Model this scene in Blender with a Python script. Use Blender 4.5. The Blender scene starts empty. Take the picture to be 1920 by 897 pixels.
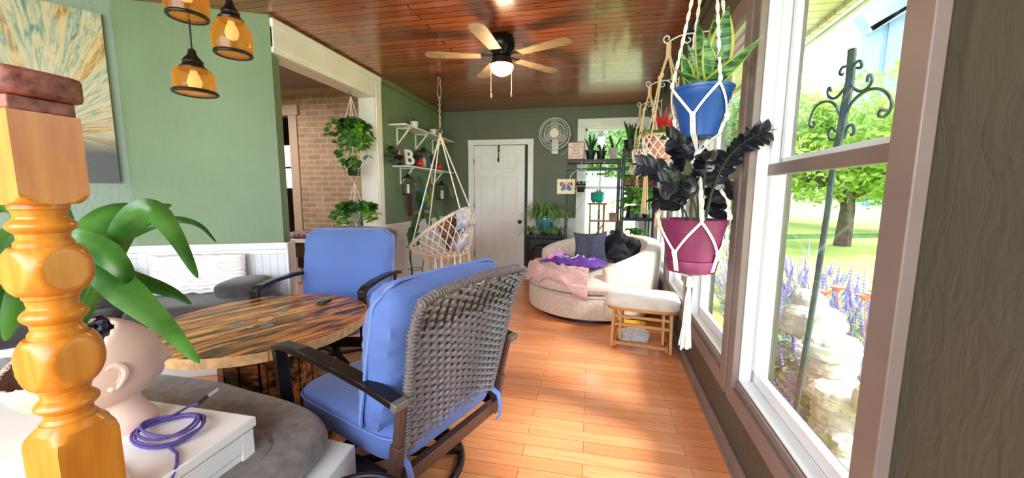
import bpy, bmesh, math, random
from math import sin, cos, pi, atan, atan2, sqrt, radians
from mathutils import Vector, Matrix, noise
random.seed(7)
C = bpy.context.scene.collection
SC = bpy.context.scene

# ------------------------------------------------------------------ camera
F = 705.0; HC = 1.26
def _n(v): return v.normalized()
_dv = _n(Vector((1108-960, 364-448.5, F)))
_vv = Vector((899-960, 7158-448.5, F)); _dn = _n(_vv - _vv.dot(_dv)*_dv)
_xc = _dn.cross(_dv)
R3 = Matrix((_xc, _dv, -_dn))            # world axes written in lens axes (x right, y down, z forward)
cam = bpy.data.cameras.new('camera'); camo = bpy.data.objects.new('camera', cam); C.objects.link(camo)
cam.sensor_width = 36; cam.lens = 36*F/1920; cam.clip_start = .02; cam.clip_end = 500
mw = Matrix((R3 @ Vector((1,0,0)), R3 @ Vector((0,-1,0)), R3 @ Vector((0,0,-1)))).transposed().to_4x4()
mw.translation = (0,0,HC); camo.matrix_world = mw
SC.camera = camo
# measured pixel of the 1920x897 photograph -> point of the room on a known plane
CP = Vector((0,0,HC))
def ray(u,v): return R3 @ Vector((u-960, v-448.5, F))
def aY(u,v,Y): r = ray(u,v); return CP + r*(Y/r.y)
def aX(u,v,X): r = ray(u,v); return CP + r*(X/r.x)
def aZ(u,v,Z): r = ray(u,v); return CP + r*((Z-HC)/r.z)

# ------------------------------------------------------------------ light
SC.view_settings.view_transform = 'Standard'; SC.view_settings.look = 'None'
SC.view_settings.gamma = 1; SC.view_settings.use_curve_mapping = False
SC.view_settings.exposure = 0.75
w = bpy.data.worlds.new('world'); SC.world = w; w.use_nodes = True
nt = w.node_tree; nt.nodes.clear()
o_ = nt.nodes.new('ShaderNodeOutputWorld'); b_ = nt.nodes.new('ShaderNodeBackground')
tc = nt.nodes.new('ShaderNodeTexCoord'); nz = nt.nodes.new('ShaderNodeTexNoise'); cr = nt.nodes.new('ShaderNodeValToRGB')
nz.inputs['Scale'].default_value = 2.2; nz.inputs['Detail'].default_value = 5
cr.color_ramp.elements[0].position = .42; cr.color_ramp.elements[0].color = (.66,.83,1.0,1)
cr.color_ramp.elements[1].position = .60; cr.color_ramp.elements[1].color = (.95,.98,1.0,1)
nt.links.new(tc.outputs['Generated'], nz.inputs['Vector']); nt.links.new(nz.outputs['Fac'], cr.inputs['Fac'])
nt.links.new(cr.outputs['Color'], b_.inputs['Color']); b_.inputs['Strength'].default_value = 2.6
nt.links.new(b_.outputs[0], o_.inputs[0])
def area(name, loc, target, sx, sy, power, col=(1,1,1)):
    l = bpy.data.lights.new(name, 'AREA'); l.shape = 'RECTANGLE'; l.size = sx; l.size_y = sy; l.energy = power; l.color = col
    o = bpy.data.objects.new(name, l); C.objects.link(o); o.location = loc
    o.rotation_euler = (Vector(target)-Vector(loc)).to_track_quat('-Z','Y').to_euler(); return o
sun = bpy.data.lights.new('sun', 'SUN'); sun.energy = 3.6; sun.angle = radians(12); sun.color = (1,.96,.9)
suno = bpy.data.objects.new('sun', sun); C.objects.link(suno)
suno.rotation_euler = Vector((-.62,.28,-.72)).to_track_quat('-Z','Y').to_euler()
area('fill_behind_camera', (-1.2,-1.4,2.0), (-1.2,3,1.0), 3.4, 1.6, 75, (.95,.97,1))  # added fill lamp behind the camera, brightens the interior; no window modelled there
area('fill_far_room', (-4.2,3.4,2.45), (-4.0,3.6,0), 1.0, 1.0, 22, (1,.93,.85))  # added fill lamp under the far room ceiling, facing down

# ------------------------------------------------------------------ materials
def hexc(h):
    h = h.lstrip('#'); v = [int(h[i:i+2],16)/255 for i in (0,2,4)]
    return tuple((x/12.92 if x <= .04045 else ((x+.055)/1.055)**2.4) for x in v)
def sc3(c,k): return tuple(min(1,max(0,x*k)) for x in c)
def newmat(name):
    m = bpy.data.materials.new(name); m.use_nodes = True
    return m, m.node_tree, m.node_tree.nodes['Principled BSDF']
def nd(t, kind, **kw):
    n = t.nodes.new(kind)
    for k,v in kw.items():
        if k in n.inputs.keys(): n.inputs[k].default_value = v
        else: setattr(n,k,v)
    return n
def mix(t, fac, a, b, bt='MIX'):
    n = t.nodes.new('ShaderNodeMix'); n.data_type = 'RGBA'; n.blend_type = bt
    for s,v in ((0,fac),(6,a),(7,b)):
        if isinstance(v,(int,float)): n.inputs[s].default_value = v
        elif isinstance(v,tuple): n.inputs[s].default_value = (*v[:3],1)
        else: t.links.new(v, n.inputs[s])
    return n.outputs[2]
def coords(t, scale=(1,1,1), rot=(0,0,0), loc=(0,0,0), kind='Object'):
    c = t.nodes.new('ShaderNodeTexCoord'); mp = nd(t,'ShaderNodeMapping')
    mp.inputs['Scale'].default_value = scale; mp.inputs['Rotation'].default_value = rot; mp.inputs['Location'].default_value = loc
    t.links.new(c.outputs[kind], mp.inputs['Vector']); return mp.outputs[0]
def ramp(t, src, stops):
    r = t.nodes.new('ShaderNodeValToRGB'); t.links.new(src, r.inputs['Fac'])
    e = r.color_ramp.elements
    while len(e) < len(stops): e.new(.5)
    for i,(p,c) in enumerate(stops):
        e[i].position = p; e[i].color = (*c[:3],1) if isinstance(c,tuple) else (c,c,c,1)
    return r.outputs['Color']
def bump(t, b, src, strength, dist=.01):
    n = nd(t,'ShaderNodeBump'); n.inputs['Strength'].default_value = strength; n.inputs['Distance'].default_value = dist
    t.links.new(src, n.inputs['Height']); t.links.new(n.outputs[0], b.inputs['Normal']); return n
def mat(name, col, rough=.5, metal=0, var=.0, vs=8, bs=0, bst=.3, bd=.004, coat=0, stretch=(1,1,1), spec=.5, col2=None, sheen=0):
    m,t,b = newmat(name)
    c = hexc(col) if isinstance(col,str) else col
    b.inputs['Roughness'].default_value = rough; b.inputs['Metallic'].default_value = metal
    b.inputs['Base Color'].default_value = (*c,1); b.inputs['Specular IOR Level'].default_value = spec
    b.inputs['Coat Weight'].default_value = coat; b.inputs['Coat Roughness'].default_value = .15
    if sheen: b.inputs['Sheen Weight'].default_value = sheen
    if var or col2:
        v = coords(t, stretch); n = nd(t,'ShaderNodeTexNoise', Scale=vs, Detail=5.0); t.links.new(v, n.inputs['Vector'])
        a = sc3(c,1-var); d = hexc(col2) if col2 else sc3(c,1+var)
        t.links.new(ramp(t, n.outputs['Fac'], [(.35,a),(.65,d)]), b.inputs['Base Color'])
    if bs:
        v = coords(t, stretch); n = nd(t,'ShaderNodeTexNoise', Scale=bs, Detail=3.0); t.links.new(v, n.inputs['Vector'])
        bump(t, b, n.outputs['Fac'], bst, bd)
    return m

def plank_mat(name, c1, c2, dark, bw, bh, rough, grain=1.0, gap=.0015, coat=.3, knots=False, rot=0, bumpy=.3, shift=(0,0,0)):
    """boards running along X, each its own tone, with grain and optional knots"""
    m,t,b = newmat(name)
    v = coords(t, (1,1,1), (0,0,rot), shift)
    br = nd(t,'ShaderNodeTexBrick', offset=.37, offset_frequency=2, squash=1.0)
    br.inputs['Scale'].default_value = 1; br.inputs['Brick Width'].default_value = bw; br.inputs['Row Height'].default_value = bh
    br.inputs['Mortar Size'].default_value = gap; br.inputs['Mortar Smooth'].default_value = .1; br.inputs['Bias'].default_value = 0
    br.inputs['Color1'].default_value = (0,0,0,1); br.inputs['Color2'].default_value = (1,1,1,1); br.inputs['Mortar'].default_value = (.5,.5,.5,1)
    t.links.new(v, br.inputs['Vector'])
    base = mix(t, br.outputs['Color'], hexc(c1), hexc(c2))
    v2 = coords(t, (1.6,26,26), (0,0,rot))
    sub = nd(t,'ShaderNodeVectorMath', operation='ADD'); t.links.new(v2, sub.inputs[0]); t.links.new(br.outputs['Color'], sub.inputs[1])
    g = nd(t,'ShaderNodeTexNoise', Scale=1.6, Detail=6.0, Roughness=.6, Distortion=.6); t.links.new(sub.outputs[0], g.inputs['Vector'])
    gr = ramp(t, g.outputs['Fac'], [(.30,0.0),(.62,1.0)])
    inv = nd(t,'ShaderNodeMath', operation='MULTIPLY_ADD'); t.links.new(gr, inv.inputs[0]); inv.inputs[1].default_value = -.45*grain; inv.inputs[2].default_value = .45*grain
    col = mix(t, inv.outputs[0], base, hexc(dark))
    if knots:
        v3 = coords(t, (1.0,3.0,1), (0,0,rot)); vo = nd(t,'ShaderNodeTexVoronoi', Scale=3.3); t.links.new(v3, vo.inputs['Vector'])
        k = ramp(t, vo.outputs['Distance'], [(.05,1.0),(.16,0.0)])
        col = mix(t, k, col, sc3(hexc(dark),.45))
    col = mix(t, br.outputs['Fac'], col, sc3(hexc(dark),.35))
    t.links.new(col, b.inputs['Base Color'])
    b.inputs['Roughness'].default_value = rough; b.inputs['Coat Weight'].default_value = coat; b.inputs['Coat Roughness'].default_value = .12
    iv = nd(t,'ShaderNodeMath', operation='SUBTRACT'); iv.inputs[0].default_value = 1; t.links.new(br.outputs['Fac'], iv.inputs[1])
    bump(t, b, iv.outputs[0], bumpy, .004)
    return m
def brick_mat():
    m,t,b = newmat('tan_brick')
    v = coords(t, (1,1,1), (radians(90),0,0))
    br = nd(t,'ShaderNodeTexBrick', offset=.5); br.inputs['Scale'].default_value = 1
    br.inputs['Brick Width'].default_value = .225; br.inputs['Row Height'].default_value = .0745; br.inputs['Mortar Size'].default_value = .007
    br.inputs['Color1'].default_value = (*hexc('#c4a486'),1); br.inputs['Color2'].default_value = (*hexc('#ab8b71'),1); br.inputs['Mortar'].default_value = (*hexc('#e2cbb4'),1)
    t.links.new(v, br.inputs['Vector'])
    n = nd(t,'ShaderNodeTexNoise', Scale=9.0, Detail=6.0); t.links.new(v, n.inputs['Vector'])
    t.links.new(mix(t, .35, br.outputs['Color'], ramp(t,n.outputs['Fac'],[(.3,hexc('#8b6a55')),(.7,hexc('#c9a98c'))]), 'MIX'), b.inputs['Base Color'])
    b.inputs['Roughness'].default_value = .85
    iv = nd(t,'ShaderNodeMath', operation='SUBTRACT'); iv.inputs[0].default_value = 1; t.links.new(br.outputs['Fac'], iv.inputs[1])
    bump(t,b,iv.outputs[0],.6,.008); return m
def bead_mat(name, col, axis='x', pitch=.055, off=0):
    """painted beadboard: narrow vertical boards with a groove between"""
    m,t,b = newmat(name)
    c = t.nodes.new('ShaderNodeTexCoord'); s = nd(t,'ShaderNodeSeparateXYZ'); t.links.new(c.outputs['Object'], s.inputs[0])
    a = nd(t,'ShaderNodeMath', operation='MODULO'); ad = nd(t,'ShaderNodeMath', operation='ADD'); ad.inputs[1].default_value = 50+off
    t.links.new(s.outputs[axis.upper()], ad.inputs[0]); t.links.new(ad.outputs[0], a.inputs[0]); a.inputs[1].default_value = pitch
    g = nd(t,'ShaderNodeMath', operation='LESS_THAN'); t.links.new(a.outputs[0], g.inputs[0]); g.inputs[1].default_value = .004
    n = nd(t,'ShaderNodeTexNoise', Scale=5.0, Detail=3.0); t.links.new(c.outputs['Object'], n.inputs['Vector'])
    cc = hexc(col)
    base = ramp(t, n.outputs['Fac'], [(.3,sc3(cc,.9)),(.7,cc)])
    t.links.new(mix(t, g.outputs[0], base, sc3(cc,.55)), b.inputs['Base Color'])
    iv = nd(t,'ShaderNodeMath', operation='SUBTRACT'); iv.inputs[0].default_value = 1; t.links.new(g.outputs[0], iv.inputs[1])
    bump(t,b,iv.outputs[0],.6,.004); b.inputs['Roughness'].default_value = .38; return m
def wall_mat(name, col):
    m,t,b = newmat(name); c = hexc(col)
    v = coords(t); n = nd(t,'ShaderNodeTexNoise', Scale=1.7, Detail=5.0); t.links.new(v,n.inputs['Vector'])
    t.links.new(ramp(t,n.outputs['Fac'],[(.3,sc3(c,.88)),(.7,sc3(c,1.08))]), b.inputs['Base Color'])
    v2 = coords(t,(14,14,5)); n2 = nd(t,'ShaderNodeTexNoise', Scale=2.0, Detail=6.0, Distortion=1.0); t.links.new(v2,n2.inputs['Vector'])
    bump(t,b,n2.outputs['Fac'],.45,.012); b.inputs['Roughness'].default_value = .55; return m
def glass_mat(name, tint=(1,1,1), refl=.07):
    m,t,b = newmat(name); t.nodes.remove(b); out = t.nodes['Material Output']
    tr = nd(t,'ShaderNodeBsdfTransparent'); tr.inputs[0].default_value = (*tint,1)
    gl = nd(t,'ShaderNodeBsdfGlossy'); gl.inputs['Roughness'].default_value = .02
    fr = nd(t,'ShaderNodeLayerWeight', Blend=.5); pw = nd(t,'ShaderNodeMath', operation='POWER'); t.links.new(fr.outputs['Facing'], pw.inputs[0]); pw.inputs[1].default_value = 5
    ml = nd(t,'ShaderNodeMath', operation='MULTIPLY_ADD'); t.links.new(pw.outputs[0], ml.inputs[0]); ml.inputs[1].default_value = .55; ml.inputs[2].default_value = .03
    mx = nd(t,'ShaderNodeMixShader'); t.links.new(ml.outputs[0], mx.inputs[0]); t.links.new(tr.outputs[0], mx.inputs[1]); t.links.new(gl.outputs[0], mx.inputs[2])
    t.links.new(mx.outputs[0], out.inputs[0]); return m
def emit_mat(name, col, s):
    m,t,b = newmat(name); c = hexc(col)
    b.inputs['Base Color'].default_value = (*c,1); b.inputs['Emission Color'].default_value = (*c,1); b.inputs['Emission Strength'].default_value = s; return m
def leaf_mat(name, c1, c2, vein=None, sc=6, rough=.35, trans=.25, stretch=(1,1,1)):
    m,t,b = newmat(name); v = coords(t, stretch); n = nd(t,'ShaderNodeTexNoise', Scale=sc, Detail=3.0); t.links.new(v,n.inputs['Vector'])
    col = ramp(t,n.outputs['Fac'],[(.35,hexc(c1)),(.65,hexc(c2))])
    t.links.new(col, b.inputs['Base Color']); b.inputs['Roughness'].default_value = rough
    if trans:
        tr = nd(t,'ShaderNodeBsdfTranslucent'); t.links.new(col, tr.inputs[0]); mx = nd(t,'ShaderNodeMixShader'); mx.inputs[0].default_value = trans
        out = t.nodes['Material Output']; t.links.new(b.outputs[0], mx.inputs[1]); t.links.new(tr.outputs[0], mx.inputs[2]); t.links.new(mx.outputs[0], out.inputs[0])
    return m
def burnt_wood(name, c1, c2, burn, rot=0, amount=.5, pitch=.085):
    """varnished pine boards with torch-burnt streaks"""
    m,t,b = newmat(name)
    v = coords(t, (1,1,1), (0,0,rot), (4.5,0,0))
    def along(s_):
        mp = nd(t,'ShaderNodeMapping'); mp.inputs['Scale'].default_value = s_; t.links.new(v, mp.inputs['Vector']); return mp.outputs[0]
    br = nd(t,'ShaderNodeTexBrick', offset=.0); br.inputs['Scale'].default_value = 1; br.inputs['Brick Width'].default_value = 9; br.inputs['Row Height'].default_value = pitch
    br.inputs['Mortar Size'].default_value = .0018; br.inputs['Color1'].default_value = (0,0,0,1); br.inputs['Color2'].default_value = (1,1,1,1); t.links.new(v, br.inputs['Vector'])
    base = mix(t, br.outputs['Color'], hexc(c1), hexc(c2))
    v2 = along((2.6,26,26)); g = nd(t,'ShaderNodeTexNoise', Scale=1.3, Detail=7.0, Roughness=.65, Distortion=.4); t.links.new(v2,g.inputs['Vector'])
    col = mix(t, ramp(t,g.outputs['Fac'],[(.45,0.0),(.62,1.0)]), base, hexc(burn))
    v3 = along((3.0,12,12)); g2 = nd(t,'ShaderNodeTexNoise', Scale=1.5, Detail=3.0, Distortion=.3); t.links.new(v3,g2.inputs['Vector'])
    col = mix(t, ramp(t,g2.outputs['Fac'],[(1.02-amount,0.0),(1.16-amount,.9)]), col, sc3(hexc(burn),.25))
    col = mix(t, br.outputs['Fac'], col, (.02,.01,.005))
    t.links.new(col, b.inputs['Base Color']); b.inputs['Roughness'].default_value = .38; b.inputs['Specular IOR Level'].default_value = .3; b.inputs['Coat Weight'].default_value = .12; b.inputs['Coat Roughness'].default_value = .2
    return m

M = {}
M['floor'] = plank_mat('oak_floor', '#f2a873', '#e08f5c', '#a9562b', .78, .083, .30, grain=.7, coat=.3, gap=.0012)
M['ceil'] = plank_mat('stained_pine_ceiling', '#b25f2c', '#8b4320', '#43190b', 3.6, .083, .27, grain=.9, knots=True, coat=.5, gap=.005, bumpy=1.0)
M['ceil2'] = mat('grey_ceiling', '#98928f', .7)
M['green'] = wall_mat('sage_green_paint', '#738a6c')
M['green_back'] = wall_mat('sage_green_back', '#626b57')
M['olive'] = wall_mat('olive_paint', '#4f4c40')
M['brick'] = brick_mat()
M['white'] = mat('white_paint', '#eef0ee', .4, var=.04, vs=4)
M['casing'] = mat('window_casing_paint', '#80706b', .45, var=.07, vs=5)
M['vinyl'] = mat('white_vinyl', '#e9eef2', .3)
M['beadx'] = bead_mat('beadboard_white_x', '#e6ebee', 'x')
M['beady'] = bead_mat('beadboard_white_y', '#e6ebee', 'y')
M['glass'] = glass_mat('window_glass')
M['blue'] = mat('blue_canvas', '#5b78bd', .85, var=.06, vs=3, bs=9, bst=.35, bd=.02, sheen=.2)
M['piping'] = mat('blue_piping', '#6c8ad0', .8)
M['bronze'] = mat('dark_bronze_metal', '#241b19', .28, metal=.4, spec=.6)
M['wicker'] = mat('grey_brown_wicker', '#787072', .30, var=.25, vs=60, stretch=(1,1,4))
M['wicker_dark'] = mat('dark_wicker', '#2a1e1a', .4, var=.2, vs=50)
M['grey_velvet'] = mat('charcoal_velvet', '#3d393b', .95, var=.25, vs=18, bs=30, bst=.3, sheen=.3)
M['grey_fabric'] = mat('grey_chenille', '#6e6964', .95, var=.28, vs=26, bs=60, bst=.4, sheen=.4)
M['quilt'] = mat('white_ruffled_cotton', '#efe9ea', .95)
M['tabletop'] = burnt_wood('burnt_spool_top', '#f0b25c', '#d98f40', '#5a2a0e', rot=radians(-67), amount=.56)
M['spool'] = burnt_wood('burnt_spool_slats', '#c98040', '#a85e2c', '#33160a', amount=.55)
M['edge'] = mat('raw_pine_edge', '#d9ab78', .6, var=.2, vs=30)
M['black'] = mat('black_plastic', '#0e0e10', .35)
M['blackmetal'] = mat('black_metal', '#17171a', .4, metal=.3)
M['iron'] = mat('wrought_iron', '#33484b', .6, var=.3, vs=40)
M['post'] = mat('honey_varnished_pine', '#e89a35', .33, var=.12, vs=7, col2='#cb7a1c', stretch=(6,6,.9), coat=.25)
M['rail'] = mat('weathered_red_wood', '#6d3b34', .5, col2='#a3685c', vs=6, var=.2, stretch=(1,9,9), bs=14, bst=.3)
M['terra'] = mat('pink_terracotta', '#dfbfb0', .8, var=.06, vs=7, bs=40, bst=.1)
M['amethyst'] = mat('dark_amethyst', '#2c2440', .15, var=.5, vs=40)
M['soil'] = mat('potting_soil', '#2b1f18', .95, bs=60, bst=.8)
M['cream'] = mat('cream_boucle', '#cfc2b2', .95, var=.08, vs=30, bs=70, bst=.5, bd=.006, sheen=.3)
M['rope'] = mat('cotton_rope', '#f3eee4', .9, bs=120, bst=.5)
M['tanrope'] = mat('tan_cotton_rope', '#d9bd98', .9, bs=120, bst=.5)
M['potblue'] = mat('blue_plastic_pot', '#23509c', .35)
M['potpurple'] = mat('plum_plastic_pot', '#7d2b56', .4)
M['potblack'] = mat('black_nursery_pot', '#17181b', .4)
M['potwhite'] = mat('white_ceramic', '#f0efee', .3)
M['potgrey'] = mat('mauve_grey_pot', '#b3a3a6', .5)
M['teal'] = mat('teal_glazed_pot', '#1f9c92', .2, coat=.5)
M['glaze'] = mat('blue_green_reactive_glaze', '#1d5674', .2, var=.3, vs=9, coat=.6, col2='#3d8798')
M['snake'] = leaf_mat('snake_leaf_green', '#2f5a2c', '#5f9150', sc=3, stretch=(3,3,30))
M['snake_edge'] = leaf_mat('snake_leaf_yellow_margin', '#b9bf4e', '#d5d46d', trans=.2)
M['raven'] = leaf_mat('raven_leaf', '#14151c', '#2a2a33', rough=.18, trans=.0)
M['green1'] = leaf_mat('bright_leaf', '#3f7f2c', '#74ad3c', sc=8)
M['green2'] = leaf_mat('deep_leaf', '#1e4a22', '#3b7433', sc=8)
M['spider'] = leaf_mat('spider_leaf', '#5f8f45', '#a7c777', sc=12)
M['strap'] = leaf_mat('strap_leaf', '#2a5f22', '#5c9a42', sc=7, rough=.25)
M['red'] = leaf_mat('red_flower', '#c8242b', '#e8474a')
M['orangewood'] = mat('light_oak_varnish', '#c4883f', .35, var=.15, vs=14, coat=.3, stretch=(1,1,.2))
M['rackwood'] = mat('dark_walnut_board', '#3c2320', .5, var=.2, vs=10)
M['crate'] = plank_mat('reclaimed_crate_wood', '#9a5b30', '#7a4322', '#3a1c0d', .4, .06, .6, grain=1, coat=0)

# ------------------------------------------------------------------ mesh helpers
I4 = Matrix.Identity(4)
ROOT = {}
def T(x=0,y=0,z=0): return Matrix.Translation((x,y,z))
def RX(d): return Matrix.Rotation(radians(d),4,'X')
def RY(d): return Matrix.Rotation(radians(d),4,'Y')
def RZ(d): return Matrix.Rotation(radians(d),4,'Z')
def frame(p, d):
    """matrix at p whose +Z points along d"""
    return Matrix.Translation(p) @ Vector(d).to_track_quat('Z','Y').to_matrix().to_4x4()
class MB:
    def __init__(s, M0=None): s.v=[]; s.f=[]; s.M = M0 or I4
    def add(s, vs, fs):
        b = len(s.v); s.v += [s.M @ Vector(p) for p in vs]; s.f += [tuple(b+i for i in f) for f in fs]; return s
    def box(s, x0,x1,y0,y1,z0,z1, m=None):
        vs = [Vector((x,y,z)) for z in (z0,z1) for y in (y0,y1) for x in (x0,x1)]
        if m is not None: vs = [m @ p for p in vs]
        return s.add(vs, [(0,2,3,1),(4,5,7,6),(0,1,5,4),(1,3,7,5),(3,2,6,7),(2,0,4,6)])
    def bar(s, p, q, w, h, up=(0,0,1)):
        p=Vector(p); q=Vector(q); d=(q-p).normalized(); u=Vector(up)
        if abs(d.dot(u))>.98: u=Vector((1,0,0))
        a=d.cross(u).normalized(); b=a.cross(d)
        vs=[c+a*(i*w/2)+b*(j*h/2) for c in (p,q) for (i,j) in ((-1,-1),(1,-1),(1,1),(-1,1))]
        return s.add(vs, [(3,2,1,0),(4,5,6,7),(0,1,5,4),(1,2,6,5),(2,3,7,6),(3,0,4,7)])
    def tube(s, pts, r, n=8, closed=False, flat=1.0, up=None):
        pts=[Vector(p) for p in pts]; L=len(pts); vs=[]; fs=[]
        rs = r if isinstance(r,(list,tuple)) else [r]*L
        prev=None
        for i,p in enumerate(pts):
            if closed: d=pts[(i+1)%L]-pts[i-1]
            else: d=pts[min(i+1,L-1)]-pts[max(i-1,0)]
            if d.length<1e-9: d=Vector((0,0,1))
            d.normalize()
            if prev is None:
                u=Vector(up) if up else (Vector((0,0,1)) if abs(d.z)<.9 else Vector((1,0,0)))
                a=d.cross(u).normalized()
            else:
                a=prev-d*prev.dot(d)
                a = a.normalized() if a.length>1e-6 else d.orthogonal().normalized()
            prev=a; b=a.cross(d)
            for k in range(n):
                t=2*pi*k/n; vs.append(p+a*(cos(t)*rs[i])+b*(sin(t)*rs[i]*flat))
        for i in range(L if closed else L-1):
            for k in range(n):
                j=(i+1)%L; k2=(k+1)%n
                fs.append((i*n+k, i*n+k2, j*n+k2, j*n+k))
        if not closed: fs.append(tuple(range(n))[::-1]); fs.append(tuple((L-1)*n+k for k in range(n)))
        return s.add(vs,fs)
    def lathe(s, prof, n=24, m=None, sx=1, sy=1, a0=0, a1=2*pi):
        full = abs(a1-a0-2*pi)<1e-6; cols = n if full else n+1
        vs=[]; fs=[]
        for (r,z) in prof:
            for k in range(cols):
                t=a0+(a1-a0)*k/n; vs.append(Vector((r*cos(t)*sx, r*sin(t)*sy, z)))
        for i in range(len(prof)-1):
            for k in range(n if full else n):
                k2=(k+1)%cols
                fs.append((i*cols+k, i*cols+k2, (i+1)*cols+k2, (i+1)*cols+k))
        if full:
            if prof[0][0]>1e-5: fs.append(tuple(range(cols))[::-1])
            if prof[-1][0]>1e-5: fs.append(tuple((len(prof)-1)*cols+k for k in range(cols)))
        if m is not None: vs=[m@p for p in vs]
        return s.add(vs,fs)
    def ell(s, c, r, m=None, nu=16, nv=10, e1=1, e2=1, nz=0, nsc=4):
        """ellipsoid / superquadric (small e = boxy), optional lumps"""
        def pw(x,e): return (abs(x)**e)*(1 if x>=0 else -1)
        vs=[]; fs=[]
        for i in range(nv+1):
            ph=-pi/2+pi*i/nv
            for k in range(nu):
                t=2*pi*k/nu
                p=Vector((r[0]*pw(cos(ph),e1)*pw(cos(t),e2), r[1]*pw(cos(ph),e1)*pw(sin(t),e2), r[2]*pw(sin(ph),e1)))
                if nz: p*= 1+nz*noise.noise(p*nsc+Vector(c)*3)
                p=(m@p if m is not None else p)+Vector(c); vs.append(p)
        for i in range(nv):
            for k in range(nu):
                k2=(k+1)%nu; fs.append((i*nu+k,i*nu+k2,(i+1)*nu+k2,(i+1)*nu+k))
        return s.add(vs,fs)
    def prism(s, pts, z0, z1, m=None):
        n=len(pts); vs=[Vector((x,y,z)) for z in (z0,z1) for (x,y) in pts]
        if m is not None: vs=[m@p for p in vs]
        return s.add(vs,[tuple(range(n))[::-1],tuple(range(n,2*n))]+[(i,(i+1)%n,n+(i+1)%n,n+i) for i in range(n)])
    def grid(s, fn, nu, nv, cu=False):
        vs=[Vector(fn(i/nu, j/nv)) for j in range(nv+1) for i in range(nu+(0 if cu else 1))]
        w_=nu if cu else nu+1; fs=[]
        for j in range(nv):
            for i in range(nu):
                i2=(i+1)%w_; fs.append((j*w_+i,j*w_+i2,(j+1)*w_+i2,(j+1)*w_+i))
        return s.add(vs,fs)
    def leaf(s, pts, wmax, side=None, prof=None, fold=.25, wprof=None):
        """leaf blade along a path; width follows a profile, folded along the midrib"""
        pts=[Vector(p) for p in pts]; L=len(pts); vs=[]
        for i,p in enumerate(pts):
            d=(pts[min(i+1,L-1)]-pts[max(i-1,0)]).normalized(); t=i/(L-1)
            a = Vector(side) if side is not None else d.cross(Vector((0,0,1)))
            a = a-d*a.dot(d)
            if a.length<1e-3: a=d.orthogonal()
            a.normalize(); nrm=a.cross(d)
            w_ = wmax*(prof(t) if prof else max(.02, sin(pi*min(1,(t*.92+.06)))**.7))
            vs += [p-a*w_/2+nrm*w_*fold, p, p+a*w_/2+nrm*w_*fold]
        fs=[]
        for i in range(L-1):
            b=i*3; fs += [(b,b+1,b+4,b+3),(b+1,b+2,b+5,b+4)]
        return s.add(vs,fs)
    def build(s, name, m, parent=None, smooth=None, world=False, bevel=0, ang=38, solid=0, sub=0, base=None):
        mesh=bpy.data.meshes.new(name)
        vs=s.v; off=Vector((0,0,0))
        if world and parent is not None:
            inv=ROOT[parent.name].inverted(); vs=[inv@p for p in vs]
        if parent is None and not world:
            pass
        if parent is None:
            if base is not None: off=Vector(base)
            elif vs:
                xs=[p.x for p in vs]; ys=[p.y for p in vs]; zs=[p.z for p in vs]
                off=Vector(((min(xs)+max(xs))/2,(min(ys)+max(ys))/2,min(zs)))
            vs=[p-off for p in vs]
        mesh.from_pydata([tuple(p) for p in vs],[],s.f); mesh.update()
        bm=bmesh.new(); bm.from_mesh(mesh); bmesh.ops.recalc_face_normals(bm,faces=bm.faces); bm.to_mesh(mesh); bm.free()
        o=bpy.data.objects.new(name,mesh); C.objects.link(o)
        for mm in (m if isinstance(m,(list,tuple)) else [m]): mesh.materials.append(mm)
        if smooth is None or smooth:
            mesh.polygons.foreach_set('use_smooth',[True]*len(mesh.polygons)); mesh.set_sharp_from_angle(angle=radians(ang))
        if parent is not None: o.parent=parent; ROOT[o.name]=ROOT[parent.name]
        else: o.location=off; ROOT[o.name]=T(*off)
        if solid: md=o.modifiers.new('solid','SOLIDIFY'); md.thickness=solid; md.offset=0
        if bevel: md=o.modifiers.new('bevel','BEVEL'); md.width=bevel; md.segments=2; md.limit_method='ANGLE'; md.angle_limit=radians(40)
        if sub: md=o.modifiers.new('sub','SUBSURF'); md.levels=sub; md.render_levels=sub
        return o
def tag(o, label=None, cat=None, group=None, kind=None):
    if label: o['label']=label
    if cat: o['category']=cat
    if group: o['group']=group
    if kind: o['kind']=kind
    return o
def thing(name, label, cat, loc=(0,0,0), rz=0, group=None):
    o=bpy.data.objects.new(name,None); C.objects.link(o); o.location=loc; o.rotation_euler=(0,0,rz); o.empty_display_size=.05
    ROOT[o.name]=Matrix.Translation(loc)@Matrix.Rotation(rz,4,'Z'); return tag(o,label,cat,group)
def dup(o, parent=None):
    c=o.copy(); C.objects.link(c)
    if parent is not None: c.parent=parent
    for ch in list(o.children): dup(ch,c)
    return c
def struct(mb, name, m, **k):
    o=mb.build(name,m,None,base=(0,0,0),**k); o['kind']='structure'; return o
def V(*a): return Vector(a)
def bez(p0,p1,p2,n=8):
    p0,p1,p2=Vector(p0),Vector(p1),Vector(p2)
    return [p0*(1-t)**2+p1*2*t*(1-t)+p2*t*t for t in [i/n for i in range(n+1)]]
def lerp(a,b,t): return Vector(a)*(1-t)+Vector(b)*t
def arc(c,r,a0,a1,n=12,ax=('x','z')):
    c=Vector(c); ix={'x':0,'y':1,'z':2}; out=[]
    for i in range(n+1):
        t=radians(a0+(a1-a0)*i/n); p=c.copy(); p[ix[ax[0]]]+=r*cos(t); p[ix[ax[1]]]+=r*sin(t); out.append(p)
    return out
def spiral(c,r0,r1,a0,a1,ux,uz,n=14):
    out=[]
    for i in range(n+1):
        t=i/n; a=radians(a0+(a1-a0)*t); r=r0+(r1-r0)*t
        out.append(Vector(c)+Vector(ux)*(r*cos(a))+Vector(uz)*(r*sin(a)))
    return out

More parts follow.
